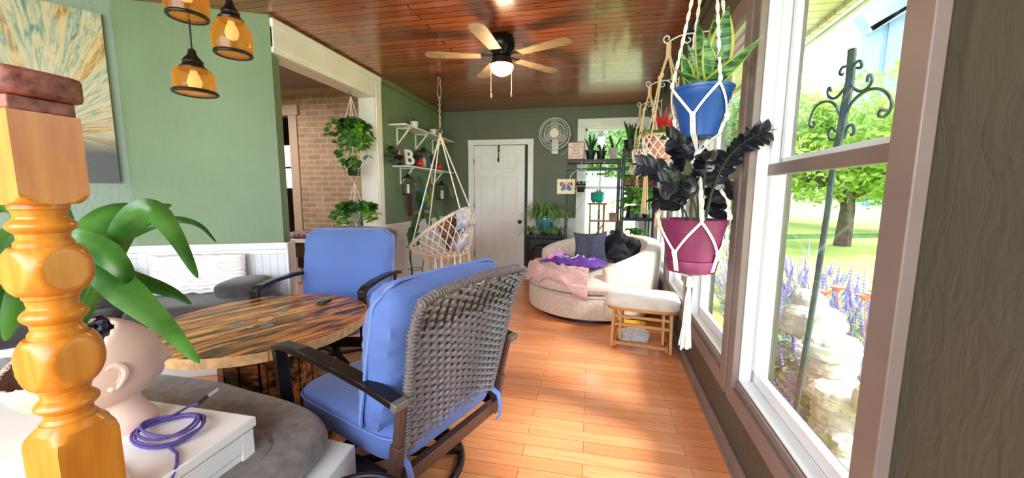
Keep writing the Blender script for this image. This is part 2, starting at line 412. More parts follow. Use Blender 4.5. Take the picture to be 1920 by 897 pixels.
# ------------------------------------------------------------------ the room
XL, YB, ZC = -2.44, 6.10, 2.60
AL = atan(.0394)
RW = T(.61,0,0) @ Matrix.Rotation(-AL,4,'Z')      # window wall frame: x = outward, y = along the wall
def rw(x,y,z): return RW @ Vector((x,y,z))
struct(MB().box(-6.5,.95,-2.5,8.2,-.08,0), 'floor', M['floor'])
struct(MB().box(-2.66,.95,-2.5,YB+.1,ZC,ZC+.08).box(-6,-2.66,-2.5,2.65,ZC,ZC+.08), 'ceiling', M['ceil'])
struct(MB().box(-6.2,-2.66,2.72,8.0,2.68,2.76), 'ceiling_far_room', M['ceil2'])
# window wall: 5 openings
wins=[(.965,1.80),(1.97,2.80),(2.97,3.80),(3.97,4.80),(4.97,5.80)]
ZS,ZT=.44,2.08
m=MB(RW); y=-2.6
for a,b in wins:
    m.box(0,.14,y,a,0,ZC); m.box(0,.14,a,b,0,ZS-.02); m.box(0,.14,a,b,ZT+.02,ZC); y=b
m.box(0,.14,y,6.3,0,ZC)
struct(m,'wall_right',M['olive'],smooth=False)
struct(MB(RW).box(-.015,0,-2.5,6.1,0,.09).box(-.022,0,-2.5,6.1,0,.018),'baseboard_right',M['casing'],bevel=.003)
for i,(a,b) in enumerate(wins):
    n=i+1
    cas=MB(RW)
    cas.box(-.028,0,a-.075,a+.004,ZS-.13,ZT+.09); cas.box(-.028,0,b-.004,b+.06,ZS-.13,ZT+.09)
    cas.box(-.0275,0,a+.004,b-.004,ZT-.005,ZT+.09); cas.box(-.0275,0,a+.004,b-.004,ZS-.13,ZS-.055)
    cas.box(-.012,.0,a+.004,b-.004,ZS-.055,ZS-.02)
    o=struct(cas,'window_%d'%n,M['casing'],bevel=.003)
    f=MB(RW)   # vinyl jambs, stepped
    for (x0,x1,t) in ((0.0,.045,.012),(.045,.075,.030),(.075,.10,.044)):
        f.box(x0,x1,a,a+t,ZS-.02,ZT+.02); f.box(x0,x1,b-t,b,ZS-.02,ZT+.02)
        f.box(x0,x1,a,b,ZS-.02,ZS-.02+t*.8); f.box(x0,x1,a,b,ZT+.02-t,ZT+.02)
    f.build('window_frame',M['vinyl'],o,world=True,bevel=.002)
    zr=1.375
    up=MB(RW); up.box(.075,.10,a+.03,b-.03,zr-.01,zr+.035); up.box(.075,.10,a+.03,a+.065,zr,ZT-.02); up.box(.075,.10,b-.065,b-.03,zr,ZT-.02); up.box(.075,.10,a+.03,b-.03,ZT-.05,ZT)
    up.build('upper_sash',M['vinyl'],o,world=True,bevel=.002)
    lo=MB(RW); lo.box(.045,.075,a+.015,a+.05,ZS,zr); lo.box(.045,.075,b-.05,b-.015,ZS,zr); lo.box(.045,.075,a+.015,b-.015,ZS-.005,ZS+.05)
    lo.build('lower_sash',M['vinyl'],o,world=True,bevel=.002)
    MB(RW).box(.042,.078,a+.012,b-.012,zr-.035,zr+.012).build('meeting_rail',M['casing'],o,world=True,bevel=.003)
    MB(RW).box(.085,.088,a+.06,b-.06,zr+.03,ZT-.04).build('upper_pane',M['glass'],o,world=True)
    MB(RW).box(.058,.061,a+.045,b-.045,ZS+.045,zr-.03).build('lower_pane',M['glass'],o,world=True)
# far wall with window
bx0,bx1,bz0,bz1=-.12,.73,.50,2.28
m=MB().box(XL-.2,bx0,YB,YB+.14,0,ZC+.05).box(bx1,1.1,YB,YB+.14,0,ZC+.05).box(bx0,bx1,YB,YB+.14,0,bz0).box(bx0,bx1,YB,YB+.14,bz1,ZC+.05)
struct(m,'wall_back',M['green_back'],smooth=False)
cas=MB()
cas.box(bx0-.11,bx0,YB-.02,YB,bz0,bz1).box(bx1,bx1+.10,YB-.02,YB,bz0,bz1).box(bx0-.11,bx1+.10,YB-.026,YB,bz1,bz1+.13).box(bx0-.13,bx1+.10,YB-.05,YB,bz0-.03,bz0).box(bx0-.11,bx1+.1,YB-.02,YB,bz0-.12,bz0-.03)
o=struct(cas,'window_6',M['white'],bevel=.003)
f=MB(); 
for (y0,y1,t) in ((YB,YB+.05,.012),(YB+.05,YB+.09,.04)):
    f.box(bx0,bx0+t,y0,y1,bz0,bz1).box(bx1-t,bx1,y0,y1,bz0,bz1).box(bx0,bx1,y0,y1,bz0,bz0+t).box(bx0,bx1,y0,y1,bz1-t,bz1)
f.build('window_frame',M['vinyl'],o,world=True)
MB().box(bx0+.03,bx1-.03,YB+.05,YB+.08,1.335,1.385).build('meeting_rail',M['white'],o,world=True)
MB().box(bx0+.03,bx1-.03,YB+.068,YB+.071,1.37,bz1-.03).build('upper_pane',M['glass'],o,world=True)
MB().box(bx0+.03,bx1-.03,YB+.058,YB+.061,bz0+.03,1.35).build('lower_pane',M['glass'],o,world=True)
# crown strips
struct(MB().box(XL,.9,YB-.012,YB,ZC-.055,ZC-.03),'trim_1',M['green_back'],bevel=.003)
struct(MB().box(XL,XL+.012,4.13,YB,ZC-.075,ZC-.05),'trim_2',M['green_back'],bevel=.003)
# left wall with wide cased opening
OY=3.98; OZ=2.33
m=MB().box(XL-.16,XL,OY+.02,YB,0,ZC).box(XL-.16,XL,2.60,OY+.02,OZ+.02,ZC)
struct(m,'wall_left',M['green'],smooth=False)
t=MB().box(XL,XL+.02,2.60,OY+.02,OZ,OZ+.20).box(XL,XL+.026,2.60,OY+.02,OZ+.035,OZ+.19).box(XL,XL+.02,OY,OY+.15,0,OZ+.20).box(XL,XL+.028,OY+.03,OY+.14,0,OZ+.19)
t.box(XL,XL+.03,2.60,OY+.15,OZ+.19,OZ+.25)
t.box(XL-.165,XL,2.60,OY+.02,OZ,OZ+.02).box(XL-.165,XL,OY,OY+.02,0,OZ)
t.box(XL-.185,XL-.165,2.6,OY+.1,OZ,OZ+.1).box(XL-.185,XL-.165,OY,OY+.1,0,OZ)
struct(t,'trim_3',M['white'],bevel=.004)
# beadboard wainscot
struct(MB().box(XL,XL+.012,OY+.15,YB,.1,.83),'trim_4',M['beady'])
struct(MB().box(XL,XL+.022,OY+.15,YB,0,.11).box(XL,XL+.03,OY+.15,YB,.83,.875).box(XL,XL+.018,OY+.15,YB,.79,.83),'trim_5',M['white'],bevel=.004)
struct(MB().box(XL,-2.0,YB-.012,YB,.1,.83).box(-.92,-.23,YB-.012,YB,.1,.83).box(-.23,.86,YB-.012,YB,.1,.38),'trim_6',M['beadx'])
struct(MB().box(XL,-2.0,YB-.022,YB,0,.11).box(-.92,.84,YB-.022,YB,0,.11).box(XL,-2.0,YB-.03,YB,.83,.875).box(-.92,-.23,YB-.03,YB,.83,.875),'trim_7',M['white'],bevel=.004)
# six panel door
dx0,dx1,dz=-1.91,-1.06,2.035
o=struct(MB().box(dx0-.10,dx0-.005,YB-.03,YB,0,dz+.01).box(dx1+.05,dx1+.14,YB-.03,YB,0,dz+.01).box(dx0-.105,dx1+.145,YB-.034,YB,dz+.01,dz+.095),'door_1',M['white'],bevel=.004)
slab=MB().box(dx0,dx1,YB-.022,YB+.01,.01,dz)
for (cx) in (dx0+.235, dx1-.235):
    for (z0,z1) in ((1.66,1.90),(.93,1.53),(.22,.79)):
        w_=.125
        for (a,bb,c,d_) in ((cx-w_,cx+w_,z0,z0+.012),(cx-w_,cx+w_,z1-.012,z1),(cx-w_,cx-w_+.012,z0,z1),(cx+w_-.012,cx+w_,z0,z1)):
            slab.box(a,bb,YB-.03,YB-.02,c,d_)
        slab.box(cx-w_+.035,cx+w_-.035,YB-.028,YB-.02,z0+.035,z1-.035)
slab.build('door_slab',M['white'],o,world=True,bevel=.004)
MB().box(dx1+.012,dx1+.05,YB-.016,YB-.01,0.02,dz).build('gap_strip',mat('dark_gap','#3a3a38',.8),o,world=True)
k=MB().lathe([(0,0),(.03,.0),(.032,.006),(.012,.01),(.012,.035),(.028,.045),(.03,.06),(.018,.072),(0,.074)],18,frame((dx1-.07,YB-.022,.80),(0,-1,0)))
k.build('door_knob',M['blackmetal'],o,world=True)
hg=MB()
for z in (1.78,1.05,.25): hg.box(dx0-.012,dx0+.006,YB-.036,YB-.02,z-.05,z+.05); hg.tube([(dx0-.003,YB-.037,z-.05),(dx0-.003,YB-.037,z+.05)],.007,8)
hg.build('hinge',mat('steel','#8f8f8c',.35,metal=.9),o,world=True)
hk=MB().bar((-1.49,YB-.034,dz+.004),(-1.49,YB-.034,1.93),.03,.004,up=(0,1,0)).tube([(-1.49,YB-.036,1.94)]+[(-1.49+.0, YB-.036-.03+.03*cos(t),1.80-.03*sin(t)) for t in [0,.6,1.2,1.8,2.4,pi]]+[(-1.49,YB-.096,1.83)],.008,8)
tag(hk.build('door_hook',M['blackmetal']),'black over-the-door hook on the white panelled door','hook')
# nook (bay) walls on the left
Q=V(-2.44,2.60,0); P1=V(-3.33,2.17,0); P2=P1+V(-.582,-.813,0)*2.3
def wallseg(a,b,name,m,z0,z1,th=.14,front=0):
    a=Vector(a);b=Vector(b); d=(b-a).normalized(); nrm=V(-d.y,d.x,0)   # room side
    return a,b,d,nrm
def seg_prism(mb,a,b,t0,t1,z0,z1):
    d=(b-a).normalized(); nr=V(-d.y,d.x,0)
    if nr.dot(V(-1.5,1,0)-a)<0: nr=-nr
    p=[a+nr*t0,b+nr*t0,b+nr*t1,a+nr*t1]
    mb.prism([(q.x,q.y) for q in p],z0,z1)
mm=MB(); seg_prism(mm,Q,P1,-.16,0,0,ZC+.05); struct(mm,'wall_nook',M['green'],smooth=False)
mm=MB(); seg_prism(mm,P1,P2,-.16,0,0,ZC+.05); struct(mm,'wall_far_left',wall_mat('pale_sage_paint','#8aa092'),smooth=False)
nx=(P1-Q).normalized(); a1=math.atan2(nx.y,nx.x)
nx2=(P2-P1).normalized(); a2=math.atan2(nx2.y,nx2.x)
def walllocal(mb,a,b,name,m,**k):
    """structure object whose own x axis runs along the wall a->b and y points into the room"""
    d=(b-a).normalized(); ang=math.atan2(d.y,d.x); o=mb.build(name,m,None,base=(0,0,0),**k); o.location=a; o.rotation_euler=(0,0,ang); o['kind']='structure'; return o
L1=(P1-Q).length; L2=(P2-P1).length
walllocal(MB().box(-.02,L1,0,.014,.05,.80),Q,P1,'trim_8',M['beadx'])
walllocal(MB().box(-.03,L1,0,.035,.80,.855).box(-.03,L1,0,.022,.76,.80).box(-.035,-.02,-.165,.03,0,.855),Q,P1,'trim_9',M['white'],bevel=.006)
walllocal(MB().box(0,L2,0,.014,.05,.80),P1,P2,'trim_10',M['beadx'])
walllocal(MB().box(0,L2,0,.035,.80,.855).box(0,L2,0,.022,.76,.80),P1,P2,'trim_11',M['white'],bevel=.006)
# room behind, walls that close the view and the light
struct(MB().box(-6.2,-2.6,4.70,4.8,0,2.7),'wall_brick',M['brick'],smooth=False) if False else None
dxa,dxb=-5.6,-4.19
struct(MB().box(-6.2,dxa,4.70,4.82,0,2.7).box(dxb,-2.6,4.70,4.82,0,2.7).box(dxa,dxb,4.70,4.82,2.33,2.7),'wall_brick',M['brick'],smooth=False)
struct(MB().box(dxb,dxb+.13,4.675,4.70,0,2.36).box(dxa-.2,dxb+.17,4.66,4.70,2.33,2.47).box(-6.2,-2.6,4.67,4.70,2.62,2.68).box(dxb-.02,dxb,4.7,4.82,0,2.33),'trim_12',mat('beige_casing','#cdb29c',.5),bevel=.004)
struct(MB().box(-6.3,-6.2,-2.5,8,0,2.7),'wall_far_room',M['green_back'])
struct(MB().box(-6.2,-2.6,6.27,6.37,0,2.7).box(-6.2,-6.15,4.82,6.3,0,2.7),'wall_hall',mat('dark_hall_wall','#4a3a33',.8))
dd=struct(MB().box(-6.1,-5.25,6.2,6.25,0,2.4),'door_2',mat('dark_wood_door','#37211a',.4,var=.2))
MB().box(-5.74,-5.50,6.19,6.2,1.34,1.70).box(-5.74,-5.50,6.19,6.2,1.74,2.13).build('door_pane',emit_mat('daylit_pane','#e3d9f2',2.2),dd,world=True)

# ------------------------------------------------------------------ spool table
TC = V(-1.70,1.66,0)
tb = thing('spool_table','round cable-spool table of burnt varnished boards between the two blue chairs','table',TC)
MB().lathe([(0,.535),(.50,.535),(.505,.54),(.505,.575),(.50,.58),(0,.58)],72).build('tabletop',M['tabletop'],tb)
e_=MB()
for i in range(24):
    a=2*pi*i/24; r_=.507+random.uniform(-.002,.002)
    e_.prism([(r_*cos(t),r_*sin(t)) for t in [a+.001,a+.066,a+.131,a+.196,a+.2608]]+[((r_-.02)*cos(t),(r_-.02)*sin(t)) for t in [a+.2608,a+.196,a+.131,a+.066,a+.001]],.534,.578)
e_.build('edge_band',M['edge'],tb)
d_=MB()
for i in range(16):
    a=2*pi*i/16; d_.box(-.016,.016,.0,.012,.03,.535, T(.215*cos(a),.215*sin(a),0)@Matrix.Rotation(a-pi/2,4,'Z')@T(-.0,0,0)@Matrix.Scale(2.45,4,(1,0,0)))
d_.build('drum_slats',M['spool'],tb)
MB().lathe([(0,0),(.44,0),(.44,.035),(0,.035)],48).build('bottom_disc',M['spool'],tb)
wm0=mat('galvanised_washer','#8c8e8c',.35,metal=.7)
for (x,y,r_) in ((-.06,-.11,.030),(.10,-.10,.03),(-.02,.13,.028),(.16,.06,.028)):
    MB().lathe([(0,.5802),(r_*.72,.5802),(r_*.74,.5815),(r_,.5815),(r_,.580)],20,T(x,y,0)).build('bolt_washer',wm0,tb)
for (x,y,r_) in ((-.14,.07,.024),(.07,.16,.018),(.03,-.13,.014)): MB().lathe([(0,.579),(r_,.579),(r_,.5812),(0,.5812)],20,T(x,y,0)).build('hole_plug',M['edge'],tb)
MB().lathe([(0,.579),(.036,.579),(.036,.5812),(0,.5812)],24,T(0.005,-.01,0)).build('centre_hole_plug',M['edge'],tb)
rem=thing('remote_control','small black remote control lying on the burnt round table top','remote',(-1.60,1.985,.5812),radians(12))
MB().box(-.022,.022,-.055,.055,0,.014).build('body',M['black'],rem,bevel=.004)
bt=MB()
for j in range(4):
    for i in range(3): bt.box(-.015+.011*i,-.007+.011*i,-.03+.015*j,-.022+.015*j,.014,.0155)
bt.build('buttons',mat('grey_rubber','#77777b',.6),rem); MB().box(-.016,.016,.034,.048,.014,.0152).build('display',mat('lcd','#a9b6b6',.2),rem)

# ------------------------------------------------------------------ swivel patio chairs
def cushion_mesh(hw,hh,th,n=26,puff=1.0,seed=0,taper=0):
    """pillow lying in the x-z plane, thickness along y"""
    mb=MB()
    def f(side):
        def g(u,v):
            a=u*2-1; b=v*2-1
            sq=lambda t:(1-abs(t)**5)
            t=max(0,sq(a)*sq(b))**.42
            x=a*hw*(1+.02*sin(3*b)); z=b*hh*(1+.012*cos(4*a))
            r=1-.10*(abs(a)**6)*(abs(b)**6); x*=r; z*=r
            wv=.010*noise.noise(V(a*2.5+seed,b*2.5,side))*t
            edge=.018*noise.noise(V(a*9+seed,b*9,side*3))*(1-t)*t*4
            return (x, side*(th/2*t+.003)+wv+edge, z)
        return g
    mb.grid(f(1),n,n); mb.grid(f(-1),n,n); return mb
def make_chair():
    r=thing('swivel_patio_chair','wicker-backed patio chair with blue cushions, nearest the camera, seen from behind','chair')
    bk=lambda t: V(0,-.335-.125*t-.05*max(0,t-.85)/.15*.6,.355+.575*t)
    hw=lambda t: .262+.043*t
    m=MB(); rows=38
    for i in range(rows):
        t=(i+.5)/rows; c=bk(t); h_=hw(t); pts=[]; NP=90
        for k in range(NP+1):
            u=k/NP; x=-h_+2*h_*u; ph=u*2*pi*8+i*pi+i*.22
            pts.append(c+V(x, .0062*sin(ph), .0022*sin(ph+1.2)+.006*sin(pi*u)))
        m.tube(pts,.0088,6,flat=.6,up=(0,1,0))
    m.build('wicker_back',M['wicker'],r)
    m=MB()
    for k in range(14):
        u=k/13; m.tube([bk(t)+V(-hw(t)+2*hw(t)*u,0,0) for t in (0.0,.25,.5,.75,1)],.0042,6)
    m.build('wicker_stakes',M['wicker_dark'],r)
    m=MB()   # wrapped rim
    rim=[bk(t)+V(-hw(t),0,0) for t in [i/10 for i in range(11)]]+[bk(1)+V(-hw(1)+2*hw(1)*u,-.004,.014+.016*sin(pi*u)) for u in [i/12 for i in range(1,12)]]+[bk(t)+V(hw(t),0,0) for t in [1-i/10 for i in range(11)]]
    m.tube(rim,.012,8)
    acc=0
    for i in range(len(rim)-1):
        for k in range(4):
            p=lerp(rim[i],rim[i+1],k/4); d=(rim[i+1]-rim[i]).normalized()
            fm=frame(p,d+V(.25,.2,.15)); m.tube([fm@V(.0135*cos(a),.0135*sin(a),0) for a in [j*pi/4 for j in range(8)]],.0042,5,closed=True)
    m.build('wicker_rim',M['wicker'],r)
    # dark metal frame
    for s in (-1,1):
        a=MB()
        pts=[V(s*.335,-.40,.600),V(s*.337,-.28,.622),V(s*.34,-.1,.640),V(s*.34,.12,.648),V(s*.338,.27,.640),V(s*.336,.325,.615)]
        for p,q in zip(pts[:-1],pts[1:]): a.bar(p-(q-p)*.01,q+(q-p)*.02,.052,.026)
        a.bar(V(s*.336,.315,.635),V(s*.328,.28,.27),.05,.028,up=(0,1,0))
        a.build('arm',M['bronze'],r,bevel=.004)
        MB().bar(V(s*.335,-.425,.594),V(s*.335,-.40,.600),.054,.028).build('arm_end_cap',mat('grey_end_cap','#7d7874',.4,metal=.4),r,bevel=.003)
        p_=MB(); p_.bar(V(s*.305,-.325,.22),V(s*.305,-.362,.42),.03,.045,up=(0,1,0)); p_.bar(V(s*.305,-.362,.42),V(s*.318,-.40,.61),.022,.03,up=(0,1,0))
        p_.build('back_post',mat('brown_frame_metal','#5d443c',.35,metal=.3),r,bevel=.003)
        MB().bar(V(s*.312,-.33,.275),V(s*.33,.29,.275),.03,.05).build('side_rail',M['bronze'],r,bevel=.003)
    MB().bar(V(-.31,-.345,.27),V(.31,-.345,.27),.035,.052).build('rear_rail',mat('brown_frame_metal','#5d443c',.35,metal=.3),r,bevel=.003)
    MB().bar(V(-.33,.28,.275),V(.33,.28,.275),.03,.06).build('front_rail',M['bronze'],r,bevel=.003)
    sw=MB(); sw.lathe([(0,.20),(.09,.20),(.09,.225),(.05,.23),(0,.23)],24).lathe([(.028,.06),(.028,.20)],18)
    sw.tube([V(.29*cos(a),.29*sin(a),.018) for a in [2*pi*i/48 for i in range(48)]],.018,10,closed=True)
    for k in range(4):
        a=pi/4+k*pi/2; sw.bar(V(0,0,.065),V(.29*cos(a),.29*sin(a),.03),.035,.022)
    sw.bar(V(-.3,0,.245),V(.3,0,.245),.05,.02).bar(V(0,-.3,.245),V(0,.27,.245),.05,.02)
    sw.build('swivel_base',M['bronze'],r)
    se=MB(); se.ell((0,-.02,.375),(.298,.325,.075),None,48,20,.32,.28,nz=.03,nsc=3)
    sc_=se.build('seat_cushion',M['blue'],r)
    MB().tube([V(.300*(abs(cos(a))**.28)*(1 if cos(a)>0 else -1),-.02+.327*(abs(sin(a))**.28)*(1 if sin(a)>0 else -1),.405) for a in [2*pi*(i+.5)/72 for i in range(72)]],.0055,6,closed=True).build('seat_piping',M['piping'],sc_)
    bc=cushion_mesh(.340,.290,.185,seed=2)
    mt=T(0,-.265,.685)@RX(13)
    bc.v=[mt@p for p in bc.v]; b_=bc.build('back_cushion',M['blue'],r)
    per=[]
    for i in range(80):
        a=2*pi*i/80; ca,sa=cos(a),sin(a); k=.18
        x=.342*(abs(ca)**k)*(1 if ca>0 else -1); z=.292*(abs(sa)**k)*(1 if sa>0 else -1)
        rr=1-.055*(abs(ca*sa)*2)**3
        per.append(mt@V(x*rr,.004*sin(i*.7),z*rr))
    MB().tube(per,.007,6,closed=True).build('back_piping',M['piping'],b_)
    for s in (-1,1):
        MB().tube([V(s*.27,-.33,.36),V(s*.275,-.375,.335),V(s*.272,-.388,.29),V(s*.268,-.384,.235),V(s*.26,-.372,.215)],[.014,.014,.013,.012,.010],8,flat=.35,up=(0,1,0)).build('cushion_tie',M['piping'],r)
    return r
ch=make_chair(); ch.location=(-.84,1.475,0); ch.rotation_euler=(0,0,radians(69.6))
ch2=dup(ch); ch2.location=(-1.83,2.37,0); ch2.rotation_euler=(0,0,radians(191)); ch2.scale=(1.04,1.04,1.0)
ch2['label']='blue-cushioned patio chair across the round table, facing the camera'
for c in (ch,ch2): c['group']='swivel patio chairs'

# ------------------------------------------------------------------ banquette with grey cushions
bn=thing('corner_bench','white built-in bench running round the nook under the grey cushions','bench',(-2.3,1.5,0))
seatz=.335; nearz=.390
poly_near=[(-2.75,1.235),(-.775,1.075),(-.735,.60),(-.945,.60),(-.945,.885),(-2.75,.885)]
m=MB(); m.prism(poly_near,.0,nearz); m.build('near_base',mat('pale_bench_paint','#dfe9ea',.4,var=.04),bn,world=True,bevel=.004)
def off(p,d): return (p.x+d.x,p.y+d.y)
dn=(P1-Q).normalized(); nn=V(-dn.y,dn.x,0); nn = nn if nn.dot(V(-1.5,1,0)-Q)>0 else -nn
d2=(P2-P1).normalized(); n2=V(-d2.y,d2.x,0); n2 = n2 if n2.dot(V(-1.5,1,0)-P1)>0 else -n2
Wd=.50
# inner corner of the L
def isect(p,d,q,e):
    det=d.x*(-e.y)+e.x*d.y; r=q-p; t=(r.x*(-e.y)+e.x*r.y)/det; return p+d*t
A0=Q+nn*.03+dn*.02; A1=Q+nn*Wd+dn*.02; IC=isect(Q+nn*Wd,dn,P1+n2*Wd,d2); OC=isect(Q+nn*.03,dn,P1+n2*.03,d2)
B0=P1+d2*1.35+n2*.03; B1=P1+d2*1.35+n2*Wd
m=MB(); m.prism([(p.x,p.y) for p in (A0,OC,B0,B1,IC,A1)],0.02,seatz)
m.build('far_base',M['beadx'],bn,world=True)
m=MB(); 
for p,q in ((A1,IC),(IC,B1)): m.bar(p+V(0,0,.045),q+V(0,0,.045),.02,.09); m.bar(p+V(0,0,seatz),q+V(0,0,seatz),.03,.05)
m.build('base_trim',M['white'],bn,world=True,bevel=.003)
def slabcushion(poly,z0,z1,name,m_,label,cat='cushion',group=None,rnd=.05,parent=None,seed=0,n=5):
    """puffy seat pad over a polygon footprint: rounded edge rings and a crowned top"""
    P=[V(x,y,0) for x,y in poly]
    # resample the outline
    out=[]
    for i in range(len(P)):
        a=P[i]; b=P[(i+1)%len(P)]; k=max(2,int((b-a).length/.04))
        out += [lerp(a,b,j/k) for j in range(k)]
    for _ in range(3): out=[(out[i-1]+out[i]*2+out[(i+1)%len(out)])/4 for i in range(len(out))]
    c=sum(out,V(0,0,0))/len(out); area_=sum(out[i].x*out[(i+1)%len(out)].y-out[(i+1)%len(out)].x*out[i].y for i in range(len(out)))
    N=len(out); nor=[]
    for i in range(N):
        t=(out[(i+1)%N]-out[i-1]).normalized(); q=V(t.y,-t.x,0); nor.append(q if area_>0 else -q)
    mb=MB(); rings=[]; h=z1-z0
    prof=[(-.03,0),(0,.12),(.012,.35),(.012,.6),(0,.82),(-.03,.95),(-.07,1.0)]
    for (o_,zz) in prof:
        rings.append([out[i]+nor[i]*(o_)+V(0,0,z0+h*zz+.008*noise.noise(out[i]*5+V(seed,0,zz*3))) for i in range(N)])
    vs=[p for r_ in rings for p in r_]; fs=[]
    for j in range(len(rings)-1):
        for i in range(N): i2=(i+1)%N; fs.append((j*N+i,j*N+i2,(j+1)*N+i2,(j+1)*N+i))
    fs.append(tuple((len(rings)-1)*N+i for i in range(N))); fs.append(tuple(range(N))[::-1])
    mb.add(vs,fs)
    return tag(mb.build(name,m_,None,sub=1),label,cat,group)
slabcushion([(-2.7,1.20),(-1.5,1.215),(-.97,1.12),(-.83,1.02),(-.81,.62),(-.935,.62),(-.935,.90),(-2.7,.90)],nearz+.001,nearz+.10,'bench_cushion',M['grey_fabric'],'worn grey chenille seat cushion in front of the white cabinet',group=None)
k1=[(p.x,p.y) for p in (A0+dn*.0,lerp(A0,OC,1),lerp(OC,OC,1),IC,A1)]
slabcushion([(p.x,p.y) for p in (A0+nn*.02,OC+nn*.02-dn*.03,IC-dn*.03,A1)],seatz+.002,seatz+.15,'bench_cushion',M['grey_velvet'],'charcoal seat cushion along the nook wall behind the round table',group=None,seed=3)
slabcushion([(p.x,p.y) for p in (OC+d2*.05,B0,B1,IC+d2*.03)],seatz+.002,seatz+.15,'bench_cushion',M['grey_velvet'],'charcoal seat cushion below the painting wall, behind the terracotta head',group=None,seed=5)
# dark rolled bolster at the end by the blue chair, and one at the left
tag(MB().ell(Q+nn*.27+dn*.20+V(0,0,seatz+.225),(.15,.20,.065),Matrix.Rotation(a1,3,'Z').to_4x4(),28,14,.6,.6,nz=.08).build('throw_pillow',M['grey_velvet'],None),'flat dark grey pillow on the bench corner beside the far blue chair','pillow')
bl=MB().ell(P1+d2*.42+n2*.30+V(0,0,seatz+.232),(.34,.13,.075),Matrix.Rotation(a2,3,'Z').to_4x4(),28,14,.6,.6,nz=.08)
tag(bl.build('throw_pillow',M['grey_velvet'],None),'long black-grey pillow lying on the bench under the painting','pillow')
# ruffled white cushions leaning on the wainscot
def ruffled(p,ang,w_,h_,label,tilt=12,th=.1,seed=0):
    mb=MB(); nu,nv=40,46
    def f(side):
        def g(u,v):
            a=u*2-1;b=v*2-1; t=max(0,(1-a**6)*(1-b**6))**.5
            rf=.010*abs(sin(v*pi*11+.5*noise.noise(V(u*6,v*3,seed))))+.012*noise.noise(V(u*14,v*30,seed))
            return (a*w_/2+.008*noise.noise(V(b*9,0,seed)), side*(th/2*t)+ (rf if side>0 else 0), h_/2+b*h_/2+.01*noise.noise(V(a*6,seed,0)))
        return g
    mb.M=T(*p)@Matrix.Rotation(ang,4,'Z')@RX(tilt)
    mb.grid(f(1),nu,nv); mb.grid(f(-1),nu,nv)
    return tag(mb.build('ruffled_cushion',M['quilt'],None),label,'cushion')
ruffled(Q+dn*.56+nn*.12+V(0,0,seatz+.155),a1,.62,.30,'white ruffled lumbar cushion leaning on the beadboard beside the corner, the longest one',tilt=8)
ruffled(P1+d2*.27+n2*.13+V(0,0,seatz+.155),a2,.44,.22,'small white ruffled cushion left of the wall corner',seed=4,tilt=8)
tag(MB().ell(P1+d2*.62+n2*.20+V(0,0,seatz+.34),(.30,.14,.05),Matrix.Rotation(a2,3,'Z').to_4x4(),40,14,.5,.5,nz=.25,nsc=9).build('folded_blanket',M['quilt'],None),'white crinkled blanket folded on top of the long dark pillow','blanket')

# ------------------------------------------------------------------ white cabinet
CT=.60
cb=thing('white_cabinet','white painted low cabinet under the terracotta head planter','cabinet',(-1.4,.71,0))
MB().box(-1.90,-.952,.552,.868,CT-.03,CT).build('top_board',M['white'],cb,world=True,bevel=.004)
MB().box(-1.89,-.965,.562,.86,.0,CT-.03).build('carcass',M['white'],cb,world=True,bevel=.003)
pn=MB(); 
for (y0,y1) in ((.562,.60),(.82,.86)): pn.box(-.965,-.957,y0,y1,.02,CT-.035)
pn.box(-.965,-.957,.60,.82,CT-.085,CT-.035).box(-.965,-.957,.60,.82,.02,.08)
pn.build('side_panel_frame',M['white'],cb,world=True,bevel=.002)

# ------------------------------------------------------------------ terracotta head planter
hp=thing('head_planter','pale pink terracotta planter shaped like a tilted head on the white cabinet','planter',(-1.275,.745,CT),radians(60))
# local +x = direction of the face (image right), +y = away from camera, z up
prof=[(0,0),(.078,0),(.082,.012),(.076,.028),(.058,.052),(.046,.075),(.045,.10),(.06,.12)]
m=MB(); m.lathe(prof,40,None,1.0,.85)
hd=MB(); nu,nv=64,44
HC0=V(-.050,0,.200); tilt=radians(10)
def headpt(t,ph):
    # t around the long axis; ph from back of head (-pi/2) to face (pi/2); own axes: u = face dir
    x=sin(ph); r=cos(ph)
    p=V(x*.145, r*cos(t)*.105, r*sin(t)*.122)
    up=p.z/.112; fx=p.x/.135
    # features on the face side
    if fx>0:
        side=p.y
        def bumpf(z0,y0,sz,sy,a): return a*math.exp(-((p.z-z0)/sz)**2-((side-y0)/sy)**2)*min(1,fx*1.6)
        dx=bumpf(.010,0,.018,.014,.026)+bumpf(-.030,0,.010,.022,.012)+bumpf(-.044,0,.008,.020,.010)+bumpf(-.072,0,.018,.03,.012)+bumpf(.045,0,.03,.05,.004)
        dx-=bumpf(.024,.030,.014,.018,.012)+bumpf(.024,-.030,.014,.018,.012)
        dx+=bumpf(-.02,.045,.03,.025,.006)+bumpf(-.02,-.045,.03,.025,.006)
        p.x+=dx
    return p
vs=[];fs=[]
Rm=Matrix.Rotation(tilt,3,'Y')
for i in range(nv+1):
    ph=-pi/2+pi*i/nv
    for k in range(nu):
        vs.append(headpt(2*pi*k/nu,ph))
op=V(-.045,0,.10)     # opening on the crown
def cutdist(p): return (p-op).length
verts=[HC0+Rm@p for p in vs]; CN=V(-.46,-.30,.83).normalized(); dcut=[(p-HC0).dot(CN) for p in verts]
for i in range(nv):
    for k in range(nu):
        k2=(k+1)%nu; f=(i*nu+k,i*nu+k2,(i+1)*nu+k2,(i+1)*nu+k)
        if min(dcut[q] for q in f)>=.066: continue
        fs.append(f)
for q in range(len(verts)):
    if dcut[q]>.066: verts[q]=verts[q]-CN*(dcut[q]-.066)
hd.add(verts,fs)
m.v+=[p for p in []]
hb=hd.build('head_shell',M['terra'],hp,solid=.010)
m.build('neck_base',M['terra'],hp)
